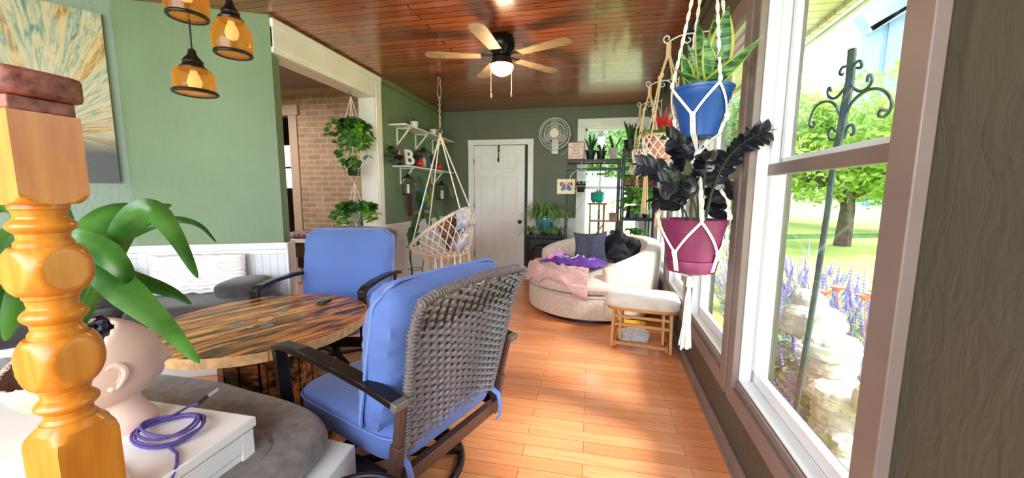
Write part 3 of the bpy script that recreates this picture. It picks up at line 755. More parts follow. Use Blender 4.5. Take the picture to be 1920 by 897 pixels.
for s in (-1,1):
    e=MB(); c=HC0+Rm@V(.048,s*.094,-.012)
    fm=T(*c)@Matrix.Rotation(tilt,4,'Y')@RX(90 if s<0 else -90)
    e.tube([fm@V(.026*cos(a)*(.75+.25*sin(a)),.034*sin(a),.006) for a in [radians(d) for d in range(-70,215,15)]],[.004+.005*sin(pi*i/18) for i in range(19)],8)
    e.tube([fm@V(.012*cos(a),.018*sin(a)+.004,.004) for a in [radians(d) for d in range(-60,180,20)]],.0045,8)
    e.ell(fm@V(0,-.028,.003),(.010,.010,.008)); e.ell(fm@V(.0,.0,-.004),(.022,.012,.03),None)
    e.build('ear',M['terra'],hp)
SM=frame(HC0+CN*.042,CN); MB().ell((0,0,0),(.085,.118,.02),SM,28,8,1,1,nz=.2,nsc=30).build('soil',M['soil'],hp)
am=MB()
for i in range(34):
    a=random.uniform(0,6.28); r_=random.uniform(.01,.078); c=SM@V(r_*cos(a),r_*sin(a)*1.4,.016+random.uniform(0,.012))
    am.ell(c,(.016,.014,.013),Matrix.Rotation(random.uniform(0,3),4,'X')@Matrix.Rotation(random.uniform(0,3),4,'Z'),6,4)
am.build('amethyst_chunks',M['amethyst'],hp,smooth=False)
# strap-leaved plant in it: tips measured in the photograph, blades arch in the room
pl=thing('strap_leaf_plant','arching strap-leaved green plant growing from the terracotta head','plant',(-1.36,.66,CT+.25))
c0=V(-1.345,.665,CT+.235)
def d3(u,v,dist): r=ray(u,v).normalized(); return CP+r*dist
def chaik(pts,n=3):
    pts=[Vector(p) for p in pts]
    for _ in range(n):
        o=[pts[0]]
        for a,b in zip(pts[:-1],pts[1:]): o+= [lerp(a,b,.25),lerp(a,b,.75)]
        o.append(pts[-1]); pts=o
    return pts
# each blade: measured outline points (u,v,distance), width, roll
blades=[([(200,500,1.42),(235,415,1.38),(285,385,1.32),(330,440,1.27),(371,522,1.22)],.072,.2),
        ([(110,470,1.44),(185,500,1.38),(250,560,1.30),(310,610,1.22),(374,682,1.15)],.082,.1),
        ([(200,500,1.45),(277,532,1.44),(325,548,1.43),(359,571,1.42)],.048,.3),
        ([(110,440,1.42),(165,455,1.36),(205,480,1.30),(238,515,1.26),(232,532,1.25)],.068,-.2),
        ([(120,500,1.45),(160,430,1.46),(215,395,1.48),(270,392,1.50),(322,384,1.55)],.080,.5),
        ([(150,490,1.48),(200,462,1.50),(265,428,1.52),(320,408,1.50),(375,418,1.48),(406,455,1.47)],.034,.4),
        ([(110,500,1.40),(60,440,1.36),(10,450,1.34),(-40,520,1.33)],.075,.2),
        ([(110,520,1.42),(50,490,1.38),(0,540,1.36),(-30,620,1.35)],.080,.1),
        ([(100,480,1.46),(50,400,1.48),(0,380,1.50),(-50,420,1.5)],.060,.3),
        ([(110,540,1.36),(60,530,1.32),(30,570,1.31),(10,640,1.32)],.065,.1),
        ([(120,470,1.48),(110,400,1.52),(70,350,1.56),(20,340,1.6)],.060,.2)]
for i,(pp_,wd,roll) in enumerate(blades):
    pts=chaik([c0+V(random.uniform(-.015,.015),random.uniform(-.015,.015),0)]+[d3(*q) for q in pp_])
    lf=MB(); vs=[];L_=len(pts)
    for k,p in enumerate(pts):
        d=(pts[min(k+1,L_-1)]-pts[max(k-1,0)]).normalized(); t=k/(L_-1); vw=(p-CP).normalized()
        a=d.cross(vw).normalized(); a=(a*cos(roll)+vw*sin(roll)); a=(a-d*a.dot(d)).normalized(); nrm=a.cross(d)
        w_=wd*.86*max(.02,min(1,.40+t*1.3)*(1-max(0,t-.55)/.45)**.9)
        vs+=[p-a*w_/2+nrm*w_*.13,p-a*w_/4+nrm*w_*.05,p,p+a*w_/4+nrm*w_*.05,p+a*w_/2+nrm*w_*.13]
    fs=[(k*5+q,k*5+q+1,k*5+q+6,k*5+q+5) for k in range(L_-1) for q in range(4)]
    lf.add(vs,fs).build('leaf_blade',M['strap'],pl,world=True,ang=80)
# charging cable on the cabinet
cbz=CT+.006
pts=[]
for i in range(110):
    t=i/109; a=t*2*pi*4.4+.4; rx=.095-.022*t+.012*sin(9*t+a*.3); ry=.066-.014*t+.008*sin(5*t)
    pts.append(V(-1.115+rx*cos(a)*.9+.012*sin(t*7), .745+ry*sin(a)+.02*t, cbz+.004+.010*t+.004*sin(a*2)))
pts+= [V(-1.15,.83,cbz+.02),V(-1.13,.845,cbz+.025)]
start=[V(-.93,.585,CT-.10),V(-.945,.62,CT-.03),V(-.96,.655,CT+.006),V(-1.0,.685,cbz),V(-1.05,.70,cbz)]
cbl=thing('charging_cable','coiled purple braided charging cable on the white cabinet top','cable',(-1.1,.74,CT))
m=MB(); allp=start+pts
fine=[]
for i in range(len(allp)-1):
    for k in range(2): fine.append(lerp(allp[i],allp[i+1],k/2))
fine.append(allp[-1]); m.tube(fine,.0038,7)
m.build('cord',mat('purple_braid','#5b4a98',.7,bs=200,bst=.6),cbl,world=True)
MB().tube([pts[-1],pts[-1]+V(.012,.02,.014)],.0055,8).build('connector_sleeve',M['black'],cbl,world=True)
MB().bar(pts[-1]+V(.012,.02,.014),pts[-1]+V(.026,.042,.028),.010,.006).build('connector_tip',mat('connector_steel','#c9c9cc',.25,metal=.9),cbl,world=True)
tag(MB().tube(bez((-1.32,.585,CT+.008),(-1.10,.66,CT+.01),(-1.0,.57,CT+.007),14),.005,8).build('loose_wire',M['vinyl'],None),'short white cord lying beside the purple cable','cord')
# ------------------------------------------------------------------ newel post
X0,Y0,S=-.945,.455,.094
nw=thing('newel_post','thick honey-varnished turned newel post at the left foreground','post',(X0-S/2,Y0+S/2,0))
cx,cy=X0-S/2,Y0+S/2
zz=lambda v: aY(110,v,Y0+.02).z
def sqblock(mb,z0,z1,a,ch=0):
    h=a/2; mb.box(-h,h,-h,h,z0,z1)
def ring(mb,z0,z1,r0,r1=None,bul=0,n=8):
    r1=r1 or r0; out=[]
    for i in range(n+1):
        t=i/n; out.append((r0+(r1-r0)*t+bul*sin(pi*t), z0+(z1-z0)*t))
    return out
def turned_block(mb,z0,z1,half,scallop_top=0,scallop_bot=0,n=28,nz=22,R=None):
    """square block intersected with a turned shape (rounded shoulders leave arched faces)"""
    vs=[];fs=[]
    for j in range(nz+1):
        t=j/nz; z=z0+(z1-z0)*t; rr=R(t)
        for k in range(64):
            a=2*pi*k/64+pi/4*0; m_=max(abs(cos(a)),abs(sin(a))); sq=half/m_
            r_=min(sq,rr); vs.append((r_*cos(a),r_*sin(a),z))
    for j in range(nz):
        for k in range(64): k2=(k+1)%64; fs.append((j*64+k,j*64+k2,(j+1)*64+k2,(j+1)*64+k))
    fs.append(tuple(range(64))[::-1]); fs.append(tuple(nz*64+k for k in range(64)))
    mb.add(vs,fs)
h=S/2
z=lambda v: zz(v)
m=MB(); turned_block(m,z(385),z(203),h,nz=60,R=lambda t: h*(1.02+.40*(t/.11)**.7) if t<.11 else h*1.5); m.build('top_block',M['post'],nw,ang=25)
def turnsec(v0,v1,name):
    a=z(v0); b=z(v1); L=b-a   # a lower
    m=MB(); pf=[(h*.80,a),(h*.80,a+L*.12),(h*.70,a+L*.20),(h*.72,a+L*.30)]+[(h*(.72+.22*sin(pi*i/8)),a+L*(.32+.34*i/8)) for i in range(9)]+[(h*.70,a+L*.70),(h*.74,a+L*.84),(h*.80,a+L*.88),(h*.80,b)]
    m.lathe(pf,44); m.build(name,M['post'],nw,ang=25)
turnsec(470,383,'turned_ring'); turnsec(644,556,'turned_ring'); turnsec(806,730,'turned_ring')
for (v0,v1) in ((558,468),(733,642)):
    m=MB(); turned_block(m,z(v0),z(v1),h*1.02,R=lambda t: h*(.80+.47*sin(pi*(.04+.92*t))**.62)); m.build('bulb_block',M['post'],nw,ang=25)
m=MB(); turned_block(m,.0,z(800),h,nz=60,R=lambda t: h*1.5 if t<.955 else h*(1.45-.62*((t-.955)/.045)**1.2)); m.build('lower_block',M['post'],nw,ang=25)
rl=thing('handrail','weathered reddish wooden handrail end resting on the newel post','handrail',(cx,cy,z(203)))
m=MB(); m.box(cx-.35,cx+h*.93,cy-h*.93,cy+h*.93,z(203),z(173)); m.build('lower_rail',M['rail'],rl,world=True,bevel=.003)
o=[(cx-.35,cy-h*1.25)]+[(cx+h*.75+.018*sin(a)*1.0,cy-h*1.25+ (1-cos(a))*.018) for a in [0,.5,1.0,1.57]]
o=[(cx-.35,cy-h*1.22),(cx+h*.9,cy-h*1.22),(cx+h*1.12,cy-h*1.1),(cx+h*1.25,cy-h*.8),(cx+h*1.3,cy),(cx+h*1.25,cy+h*.8),(cx+h*1.12,cy+h*1.1),(cx+h*.9,cy+h*1.22),(cx-.35,cy+h*1.22)]
m=MB(); m.prism(o,z(173),z(118)); m.build('cap_rail',M['rail'],rl,world=True,bevel=.008)

# ------------------------------------------------------------------ round swivel sofa
SF=V(.02,4.22,0); SR=.68
sf=thing('round_swivel_sofa','large round cream sofa chair beside the windows, draped with throws','sofa',SF)
MB().lathe([(0,.0),(SR*.86,.0),(SR*.86,.06),(0,.06)],56).build('swivel_plinth',M['black'],sf)
MB().lathe([(0,.05),(SR-.03,.05),(SR-.005,.065),(SR,.10),(SR,.27),(SR-.02,.295),(0,.30)],72).build('seat_base',M['cream'],sf)
# seat cushion: D shape bulging to the open side
A_R,A_L=radians(-76),radians(146)
m=MB()
def seat(u,v):
    a=u*2*pi; prof=[(.0,.300),(.90,.300),(.985,.318),(1.015,.36),(1.015,.40),(.99,.435),(.94,.455),(.80,.468),(.5,.478),(.2,.482),(0.0,.483)]
    k=v*(len(prof)-1); i=min(int(k),len(prof)-2); t=k-i; r_=prof[i][0]*(1-t)+prof[i+1][0]*t; z_=prof[i][1]*(1-t)+prof[i+1][1]*t
    d=(a-radians(215)+pi)%(2*pi)-pi
    R_= SR*(1.03 if abs(d)<1.9 else .80)
    if 1.25<abs(d)<=1.9: R_=SR*(1.03-.13*((abs(d)-1.25)/.65))
    return (R_*r_*cos(a),R_*r_*sin(a),z_+.006*noise.noise(V(2*cos(a)*r_,2*sin(a)*r_,3)))
m.grid(seat,72,30,cu=True); m.build('seat_cushion',M['cream'],sf)
# wrap-around back and arms
m=MB(); NA,NS=72,20; vs=[];fs=[]
def htop(t):   # t 0 right arm front .. 1 left arm end
    s_=sin(pi*min(1,max(0,t)))
    return .565+.215*s_**.8 if t<.5 else .60+.18*s_**.8
for i in range(NA+1):
    t=i/NA; a=A_R+(A_L-A_R)*t; H=htop(t); th=.15+.03*sin(pi*t)
    Ro=SR+.012+.02*sin(pi*t); 
    for k in range(NS):
        b=2*pi*k/NS
        # rounded-rectangle section, width th, from z .06 to H
        ex=(abs(cos(b))**.35)*(1 if cos(b)>=0 else -1); ez=(abs(sin(b))**.35)*(1 if sin(b)>=0 else -1)
        zc=(H+.06)/2; zh=(H-.06)/2
        z_=zc+zh*ez; flare=.035*max(0,(z_-.3)/.5)
        r_=Ro-th/2+th/2*ex+flare
        vs.append((r_*cos(a),r_*sin(a),z_))
for i in range(NA):
    for k in range(NS): k2=(k+1)%NS; fs.append((i*NS+k,i*NS+k2,(i+1)*NS+k2,(i+1)*NS+k))
# rounded arm ends
for e,ii in ((-1,0),(1,NA)):
    ring_=[Vector(vs[ii*NS+k]) for k in range(NS)]; c=sum(ring_,V(0,0,0))/NS
    a=A_R if e<0 else A_L; tdir=V(-sin(a),cos(a),0)*e; prev=[ii*NS+k for k in range(NS)]
    for q,(sc_,off_) in enumerate(((.97,.018),(.86,.032),(.6,.036))):
        base=len(vs)
        for p in ring_: vs.append(tuple(c+V((p-c).x*sc_,(p-c).y*sc_,(p-c).z*(1-(1-sc_)*.28))+tdir*off_))
        for k in range(NS): k2=(k+1)%NS; fs.append((prev[k],prev[k2],base+k2,base+k))
        prev=[base+k for k in range(NS)]
    fs.append(tuple(prev))
m.add(vs,fs); m.build('wrap_back',M['cream'],sf,ang=60)
sm=MB()
for dr in (.0,):
    sm.tube([V((SR+.004)*cos(a),(SR+.004)*sin(a),.285) for a in [radians(146+(284-146)*i/40) for i in range(41)]],.006,6)
sm.build('base_welt',M['cream'],sf)
# pillows
def pillow(name,m_,c,w_,h_,th,ang,tilt,roll,label,cat='pillow',seed=0,wr=.02,group=None):
    mb=MB(); n=26
    def f(side):
        def g(u,v):
            a=u*2-1;b=v*2-1; t=max(0,(1-abs(a)**3.2)*(1-abs(b)**3.2))**.6
            pinch=1-.10*(1-a*a)*0
            x=a*w_/2*(1-.07*(1-abs(a))*0-.10*(b*b)*(1-abs(b))*0)*(1-.15*(1-b*b)*abs(a)); z=b*h_/2*(1-.15*(1-a*a)*abs(b))
            d_=wr*noise.noise(V(a*2.2+seed,b*2.2,side*.5))*(.3+t)
            return (x, side*th/2*t+d_, h_/2+z+wr*.6*noise.noise(V(a*3,b*3,seed+5)))
        return g
    mb.M=T(*c)@Matrix.Rotation(radians(ang),4,'Z')@RX(tilt)@RY(roll)
    mb.grid(f(1),n,n); mb.grid(f(-1),n,n)
    return mb,(label,cat,group)
M['knit']=mat('blue_grey_knit','#4e5468',.95,var=.35,vs=60,bs=70,bst=1.0,bd=.02,stretch=(1,1,.8))
M['navy']=mat('near_black_linen','#17161f',.9,var=.3,vs=30,bs=40,bst=.4)
mb,(l,c_,g)=pillow('p',M['knit'],(.01,4.38,.475),.40,.36,.17,-12,-14,-4,'blue-grey knitted square pillow leaning in the round sofa','pillow',seed=1)
o=mb.build('throw_pillow',M['knit'],None); tag(o,l,c_)
mb,(l,c_,g)=pillow('p',M['navy'],(.33,4.36,.45),.40,.40,.20,8,-18,24,'crumpled near-black pillow, right of the knitted one on the sofa','pillow',seed=7,wr=.06)
tag(mb.build('throw_pillow',M['navy'],None),l,c_)
mb,(l,c_,g)=pillow('p',M['navy'],(.20,4.50,.475),.46,.34,.14,-4,-20,-8,'second black pillow, mostly hidden behind the knitted and crumpled pillows','pillow',seed=9,wr=.04)
tag(mb.build('throw_pillow',M['navy'],None),l,c_)
# throws
def drape(name,m_,poly_fn,nu,nv,label,cat,thick=.006,**k):
    mb=MB(); mb.grid(poly_fn,nu,nv); o=mb.build(name,m_,None,solid=thick,**k); tag(o,label,cat); return o
def seat_top(x,y,lift=.0):
    d=sqrt((x-SF.x)**2+(y-SF.y)**2); R_=SR*1.03
    if d<R_*.90: return .485+lift
    if d<R_*1.03: t=(d-R_*.90)/(R_*.13); return .485+lift-.055*t*t
    return .43+lift-min(.20,(d-R_*1.03)*3.2)
M['pink']=mat('dusty_pink_knit','#c9a2a0',.95,var=.08,vs=20,bs=90,bst=.6,sheen=.3)
def pinkf(u,v):
    # strip along the front edge of the seat, from the left rim to the right arm
    a=radians(176+ (268-176)*u); fold=.030*noise.noise(V(u*7,v*3,1))+.026*sin(v*15+u*11+4*noise.noise(V(u*3,v*2,4)))+.012*noise.noise(V(u*18,v*12,8))
    rr=SR*(1.075-.52*v)+.03*noise.noise(V(u*5,0,7))*(1-v)
    x=SF.x+rr*cos(a); y=SF.y+rr*sin(a)
    drop=0
    if v<.12: drop=(.12-v)/.12*(.03+.15*max(0,.3+sin(u*7.5+.4))*.6)
    return (x,y,seat_top(x,y,.022)+max(-.012,fold)-drop)
drape('throw_blanket',M['pink'],pinkf,90,44,'dusty pink throw blanket hanging over the front rim of the round sofa','blanket')
M['purple']=mat('purple_jersey','#5a2a96',.8,var=.12,vs=6,bs=20,bst=.3,sheen=.2)
def purp(u,v):
    c=V(-.16,4.04,0); a=radians(-24); x=(u-.5)*.66; y=(v-.5)*.34
    x+=.03*noise.noise(V(u*3,v*3,0)); y+=.04*noise.noise(V(u*3,v*3,5))
    X=c.x+x*cos(a)-y*sin(a); Y=c.y+x*sin(a)+y*cos(a)
    e=min(u,1-u,v,1-v); h_=.045*min(1,e*8)+.05*max(-.3,noise.noise(V(u*4.5,v*4.5,9)))*min(1,e*6)+.012*sin(u*26+v*9)*min(1,e*6)
    return (X,Y,seat_top(X,Y,.045)+h_)
pt=drape('hoodie',M['purple'],purp,60,40,'purple sweatshirt with white lettering lying on the pink throw','sweatshirt')
# letters-like marks of white print
mk=MB()
def pp(u,v): return Vector(purp(u,v))+V(0,0,.012)
for pts in ([(.30,.30),(.30,.6)],[(.30,.6),(.36,.45)],[(.36,.45),(.42,.6)],[(.42,.6),(.42,.32)],[(.50,.35),(.50,.6),(.57,.58),(.57,.47),(.50,.45)],[(.66,.62),(.72,.30),(.80,.55),(.88,.30)]):
    fine=[]
    for a,b in zip(pts[:-1],pts[1:]):
        for k in range(6): fine.append(pp(a[0]+(b[0]-a[0])*k/6,a[1]+(b[1]-a[1])*k/6))
    fine.append(pp(*pts[-1])); mk.tube(fine,.006,6)
mk.build('white_print',M['quilt'],pt,world=True)
# plush
ps=thing('plush_toy','small pink and lilac plush toy lying on the purple sweatshirt','toy',(-.33,4.10,.55),radians(20))
M['plush']=mat('pink_plush','#e58fb5',.95,bs=80,bst=.7,sheen=.5); M['lilac']=mat('lilac_plush','#b49ad6',.95,bs=80,bst=.7,sheen=.5)
MB().ell((0,0,.045),(.058,.048,.042),None,18,12,nz=.06).build('head',M['lilac'],ps)
MB().ell((-.075,-.0,.035),(.055,.040,.032),None,18,12,nz=.06).build('body',M['plush'],ps)
for s in (-1,1): MB().lathe([(.018,0),(.014,.018),(0,.045)],10,T(.015,s*.028,.075)@RX(-s*20)).build('ear',M['plush'],ps)
MB().lathe([(.010,0),(0,.04)],10,T(.045,0,.075)@RY(30)).build('horn',M['plush'],ps)
for s in (-1,1): MB().ell((-.10,s*.04,.02),(.035,.016,.016)).build('leg',M['plush'],ps)
# ------------------------------------------------------------------ glider ottoman
og=thing('glider_ottoman','light oak glider footstool with a cream pad beside the round sofa','footstool',(.455,3.24,0),radians(-9))
m=MB(); m.ell((0,0,.385),(.295,.215,.052),None,56,18,.45,.42,nz=.03,nsc=5); m.build('pad',mat('cream_suede','#d9cec2',.95,var=.08,vs=12,bs=60,bst=.3,sheen=.3),og)
oc=[(.285*(abs(cos(a))**.45)*(1 if cos(a)>0 else -1),.205*(abs(sin(a))**.45)*(1 if sin(a)>0 else -1)) for a in [2*pi*(i+.5)/48 for i in range(48)]]
MB().prism(oc,.325,.347).build('top_frame',M['orangewood'],og,bevel=.004)
for s in (-1,1):
    b=MB()
    b.bar((s*.20,-.185,.04),(s*.20,.185,.04),.022,.05); b.tube([(s*.20,-.20,.022),(s*.20,-.20,.06)],.011,8)
    b.build('base_runner',M['orangewood'],og,bevel=.004)
    for q in (-.13,.13):
        MB().bar((s*.225,q*1.25,.0),(s*.222,q*.9,.325),.024,.058,up=(0,1,0)).build('leg',M['orangewood'],og,bevel=.003)
    for q in (-1,1): MB().bar((s*.165,q*.14,.31),(s*.165,q*.165,.075),.018,.036,up=(0,1,0)).build('glide_arm',M['orangewood'],og,bevel=.002)
for (y,z_) in ((-.15,.265),(-.165,.20),(-.18,.045),(.15,.265),(.175,.055),(0,.30)):
    MB().bar((-.21,y,z_),(.21,y,z_),.018,.024).build('cross_rail',M['orangewood'],og,bevel=.003)
bx=MB(); 
for s in (-1,1): bx.lathe([(0,0),(.015,0),(.015,.012),(0,.012)],12,T(s*.178,-.165,.08)@RY(90)).lathe([(0,0),(.015,0),(.015,.012),(0,.012)],12,T(s*.178,-.14,.30)@RY(90))
bx.build('bearing',M['blackmetal'],og)
MB().box(.46-.12,.46+.10,3.42,3.60,.0,.05,RZ(0)).build('x',M['white']) if False else None
tag(MB().ell((.42,3.60,.035),(.13,.06,.034),RZ(8),20,8,.7,.7,nz=.12,nsc=14).build('toy_bundle',mat('yellow_cloth','#d9a52c',.8,var=.2)),'crumpled yellow cloth on the floor behind the footstool','cloth')
bk_=MB()
for k in range(6): bk_.box(-.11,.11,-.08,.08,.012*k,.012*k+.010,T(.40,3.34,.002)@RZ(7*k))
tag(bk_.build('paper_stack',mat('magazine_paper','#e4e6ea',.4,var=.15,vs=20),None,smooth=False),'white magazines stacked beneath the glider footstool','magazines')
# ------------------------------------------------------------------ stove
ST=V(-.64,5.64,0)
st=thing('electric_stove','black cast stove heater with an arched grille door near the far window','stove',ST)
MB().box(-.29,.29,-.20,.20,.62,.655).box(-.27,.27,-.185,.185,.60,.62).build('top_plate',M['blackmetal'],st,bevel=.006)
MB().box(-.25,.25,-.17,.17,.07,.60).build('body',M['blackmetal'],st,bevel=.01)
for sx in (-1,1):
    for sy in (-1,1): MB().lathe([(.02,0),(.03,.02),(.024,.07),(.028,.30),(.024,.60)],14,T(sx*.25,sy*.17,0)).build('corner_leg',M['blackmetal'],st)
dm=MB(); arcp=[V(-.19,-.182,.14)]+[V(-.19*cos(t),-.182,.40+.13*sin(t)) for t in [pi*i/14 for i in range(15)]]+[V(.19,-.182,.14)]
dm.tube(arcp,.011,8); dm.bar(V(-.19,-.182,.14),V(.19,-.182,.14),.022,.02); dd_=dm.build('door_frame',M['blackmetal'],st)
gm=MB()
for i in range(-2,3): x=i*.064; gm.tube([V(x,-.184,.14),V(x,-.184,.40+.13*sqrt(max(0,1-(x/.19)**2)))],.004,6)
for z_ in (.22,.31,.40,.47): hw_=.19 if z_<=.4 else .19*sqrt(1-((z_-.4)/.13)**2); gm.tube([V(-hw_,-.185,z_),V(hw_,-.185,z_)],.004,6)
gm.build('grille',mat('grey_grille','#55575a',.4,metal=.6),dd_)
MB().prism([(p.x,p.z) for p in arcp],-.005,.0,T(0,-.172,0)@RX(90)).build('door_glass',mat('smoked_glass','#1a1c20',.08),dd_)
# ------------------------------------------------------------------ leafy builders
def pot(mb,r0,r1,h,rim=.012,c=(0,0,0),n=28,wall=.004):
    mb.lathe([(0,0),(r0*.94,0),(r0,.006),(r1*.97,h-rim*1.4),(r1*.97+.004,h-rim*1.4),(r1+.004,h-rim),(r1+.005,h),(r1-wall,h),(r1-wall-.004,h-.02),(0,h-.02)],n,T(*c)); return mb
def spider(c,n,L,parent,mt='spider',name='foliage',w=.011,up=.6,droop=1.0,world=True,a0=0,a1=2*pi):
    mb=MB(); c=Vector(c)
    for i in range(n):
        a=random.uniform(a0,a1); l=L*random.uniform(.55,1.1); el=random.uniform(.25,1.35)
        d=V(cos(a)*cos(el),sin(a)*cos(el),sin(el)); p0=c+V(cos(a),sin(a),0)*.015
        p1=p0+d*l*.6*up/.6; p2=p0+V(cos(a),sin(a),0)*l*(.55+.35*cos(el))+V(0,0,l*(.45*sin(el)-.55*droop*random.uniform(.3,1)))
        mb.leaf(bez(p0,p1,p2,7),w,prof=lambda t:max(.05,(1-t)**.6),fold=.15)
    return mb.build(name,M[mt],parent,world=world)
def ovate(mb,p,d,nrm,L,Wd_,curl=.15):
    """single ovate leaf blade starting at p in direction d"""
    p=Vector(p); d=Vector(d).normalized(); pts=[p+d*(L*t)+Vector(nrm)*(-curl*L*t*t) for t in [i/6 for i in range(7)]]
    side=d.cross(Vector(nrm))
    mb.leaf(pts,Wd_,side=side,prof=lambda t:max(.04,sin(pi*(t**.75))**.8 if t<.999 else .02),fold=.12)
def vines(c,n,L,parent,mt='green1',name='foliage',leafL=.06,world=True,spread=.12,down=1.0,k=8,a0=0,a1=2*pi):
    mb=MB(); st_=MB(); c=Vector(c)
    for i in range(n):
        a=random.uniform(a0,a1); l=L*random.uniform(.3,1.0); s_=spread*random.uniform(.6,1.3)
        p0=c; p1=c+V(cos(a)*s_,sin(a)*s_,spread*.7); p2=c+V(cos(a)*s_*1.25,sin(a)*s_*1.25,-l*down)
        pts=bez(p0,p1,p2,k); st_.tube(pts,.0018,5)
        for j in range(1,len(pts)):
            for q in range(2):
                aa=random.uniform(0,2*pi); d=V(cos(aa),sin(aa),random.uniform(-.7,.25))
                ovate(mb,pts[j],d,V(random.uniform(-1,1)+cos(a)*.6,random.uniform(-1,1)+sin(a)*.6,random.uniform(.1,.9)).normalized(),leafL*random.uniform(.7,1.2),leafL*.68)
    f=mb.build(name,M[mt],parent,world=world); st_.build('stems',M[mt],parent,world=world); return f
def snake_plant(parent,c,n,L,w,lean=.35,world=True,a0=0,margin=True,mt='snake'):
    c=Vector(c)
    for i in range(n):
        a=a0+2*pi*i/n+random.uniform(-.4,.4); l=L*random.uniform(.6,1.0); d=V(cos(a),sin(a),0)
        p0=c+d*.02; p2=c+d*(lean*l)+V(0,0,l*.95); p1=c+d*(lean*l*.25)+V(0,0,l*.5)
        pr=lambda t:max(.02,(.55+.6*t)*(1-t**4)) if t<1 else .02
        mb=MB(); pts=bez(p0,p1,p2,10); sd=V(-sin(a+.5),cos(a+.5),0); mb.leaf(pts,w,side=sd,prof=pr,fold=.22)
        lf=mb.build('leaf',M[mt],parent,world=world,solid=.002)
        if margin:
            e=MB()
            for s in (-1,1):
                ed=[]
                for k_,p in enumerate(pts):
                    t=k_/(len(pts)-1); dd=(pts[min(k_+1,10)]-pts[max(k_-1,0)]).normalized(); aa=(sd-dd*sd.dot(dd)).normalized(); nn_=aa.cross(dd)
                    ed.append(p+aa*(s*w*pr(t)/2)+nn_*(w*pr(t)*.22))
                e.tube(ed,.0022,5)
            e.build('leaf_margin',M['snake_edge'],lf,world=world)
# plants on and by the stove
bp=thing('glazed_planter','large blue-green glazed pot with a bushy spider plant on the stove','potted plant',ST+V(-.02,0,.655))
MB().lathe([(0,0),(.08,0),(.095,.02),(.14,.14),(.155,.22),(.150,.255),(.16,.27),(.158,.285),(.145,.285),(.14,.26),(0,.25)],36).build('pot',M['glaze'],bp)
MB().ell((0,0,.255),(.135,.135,.01),None,20,6,nz=.1).build('soil',M['soil'],bp)
spider((0,0,.26),230,.50,bp,'spider',w=.020,world=False,up=.8)
spider((0,0,.26),90,.42,bp,'green1',w=.018,world=False,up=.8)
for k,(dx,dy) in enumerate(((-.22,-.10),(.21,-.09),(.02,-.165))):
    t_=thing('spider_plant',('small spider plant at the left edge of the stove top','pale small spider plant at the right edge of the stove top','small spider plant in front of the glazed pot')[k],'potted plant',ST+V(dx,dy,.655),0,'small spider plants on the stove')
    pot(MB(),.028,.036,.05).build('pot',M['potblack'],t_)
    spider((0,0,.045),110,.29,t_,'spider',w=.010,world=False)
tt=thing('trailing_spider_plant','leggy white-green spider plant standing right of the stove','potted plant',(-.20,5.62,0))
pot(MB(),.06,.085,.15,c=(0,0,.40)).build('pot',M['potwhite'],tt)
MB().lathe([(0,.38),(.10,.38),(.10,.40),(0,.40)],20).lathe([(.012,.02),(.012,.38)],10).lathe([(0,0),(.09,0),(.09,.02),(0,.02)],20).build('pedestal',M['blackmetal'],tt)
spider((0,0,.54),80,.30,tt,'spider',w=.010,world=False)

# ------------------------------------------------------------------ ceiling fan
cf=thing('ceiling_fan','black hugger ceiling fan with five pale wooden blades and a lit globe','ceiling fan',aZ(941,68,ZC))
FC=ROOT[cf.name].translation
MB().lathe([(0,0),(.095,0),(.105,-.02),(.115,-.06),(.112,-.10),(.085,-.135),(.078,-.165),(0,-.165)],36).build('motor_housing',mat('bronze_black','#15171a',.25,metal=.5),cf)
MB().lathe([(0,-.165),(.07,-.165),(.085,-.18),(.088,-.215),(.10,-.225),(.10,-.24),(0,-.24)],36).build('light_fitter',M['bronze'],cf)
gl=MB().lathe([(.098,-.235),(.102,-.25),(.095,-.275),(.075,-.30),(.045,-.318),(0,-.325)],32).build('glass_globe',emit_mat('lit_frosted_globe','#ffe6b8',9),cf)
for k in range(5):
    a=radians(-22+72*k); mr=Matrix.Rotation(a,4,'Z')
    b=MB(); w0,w1=.052,.068
    o_=[(.18,-w0),(.55,-w1),(.62,-w1*.92),(.648,-w1*.5),(.655,0),(.648,w1*.5),(.62,w1*.92),(.55,w1),(.18,w0)]
    b.prism(o_,-.168,-.161,mr@T(0,0,0)@Matrix.Rotation(radians(0),4,'X')); 
    bl_=b.build('blade',M['blade'] if 'blade' in M else M.setdefault('blade',mat('pale_driftwood_blade','#9d8468',.5,var=.2,vs=12,stretch=(1,1,1))),cf)
    br=MB(); br.bar(mr@V(.08,0,-.160),mr@V(.22,0,-.158),.03,.008); br.prism([(.20,-.045),(.24,-.03),(.24,.03),(.20,.045),(.15,.012),(.15,-.012)],-.161,-.154,mr)
    br.build('blade_iron',M['bronze'],cf)
for dx in (-.092,.092):
    d=V(dx,-.02,0); pc=MB(); pc.tube([d+V(0,0,-.22),d+V(0,0,-.47)],.0018,5); o=pc.build('pull_chain',mat('brass_chain','#b9a070',.4,metal=.7),cf)
    MB().lathe([(0,-.47),(.005,-.475),(.008,-.495),(.006,-.51),(0,-.515)],10,T(dx,-.02,0)).build('pull_knob',mat('pull_knob_copper','#b06a3c',.4),o)
l=bpy.data.lights.new('fan_bulb','POINT'); l.energy=14; l.color=(1,.72,.42); l.shadow_soft_size=.06
lo=bpy.data.objects.new('fan_bulb',l); C.objects.link(lo); lo.location=FC+V(0,0,-.40)
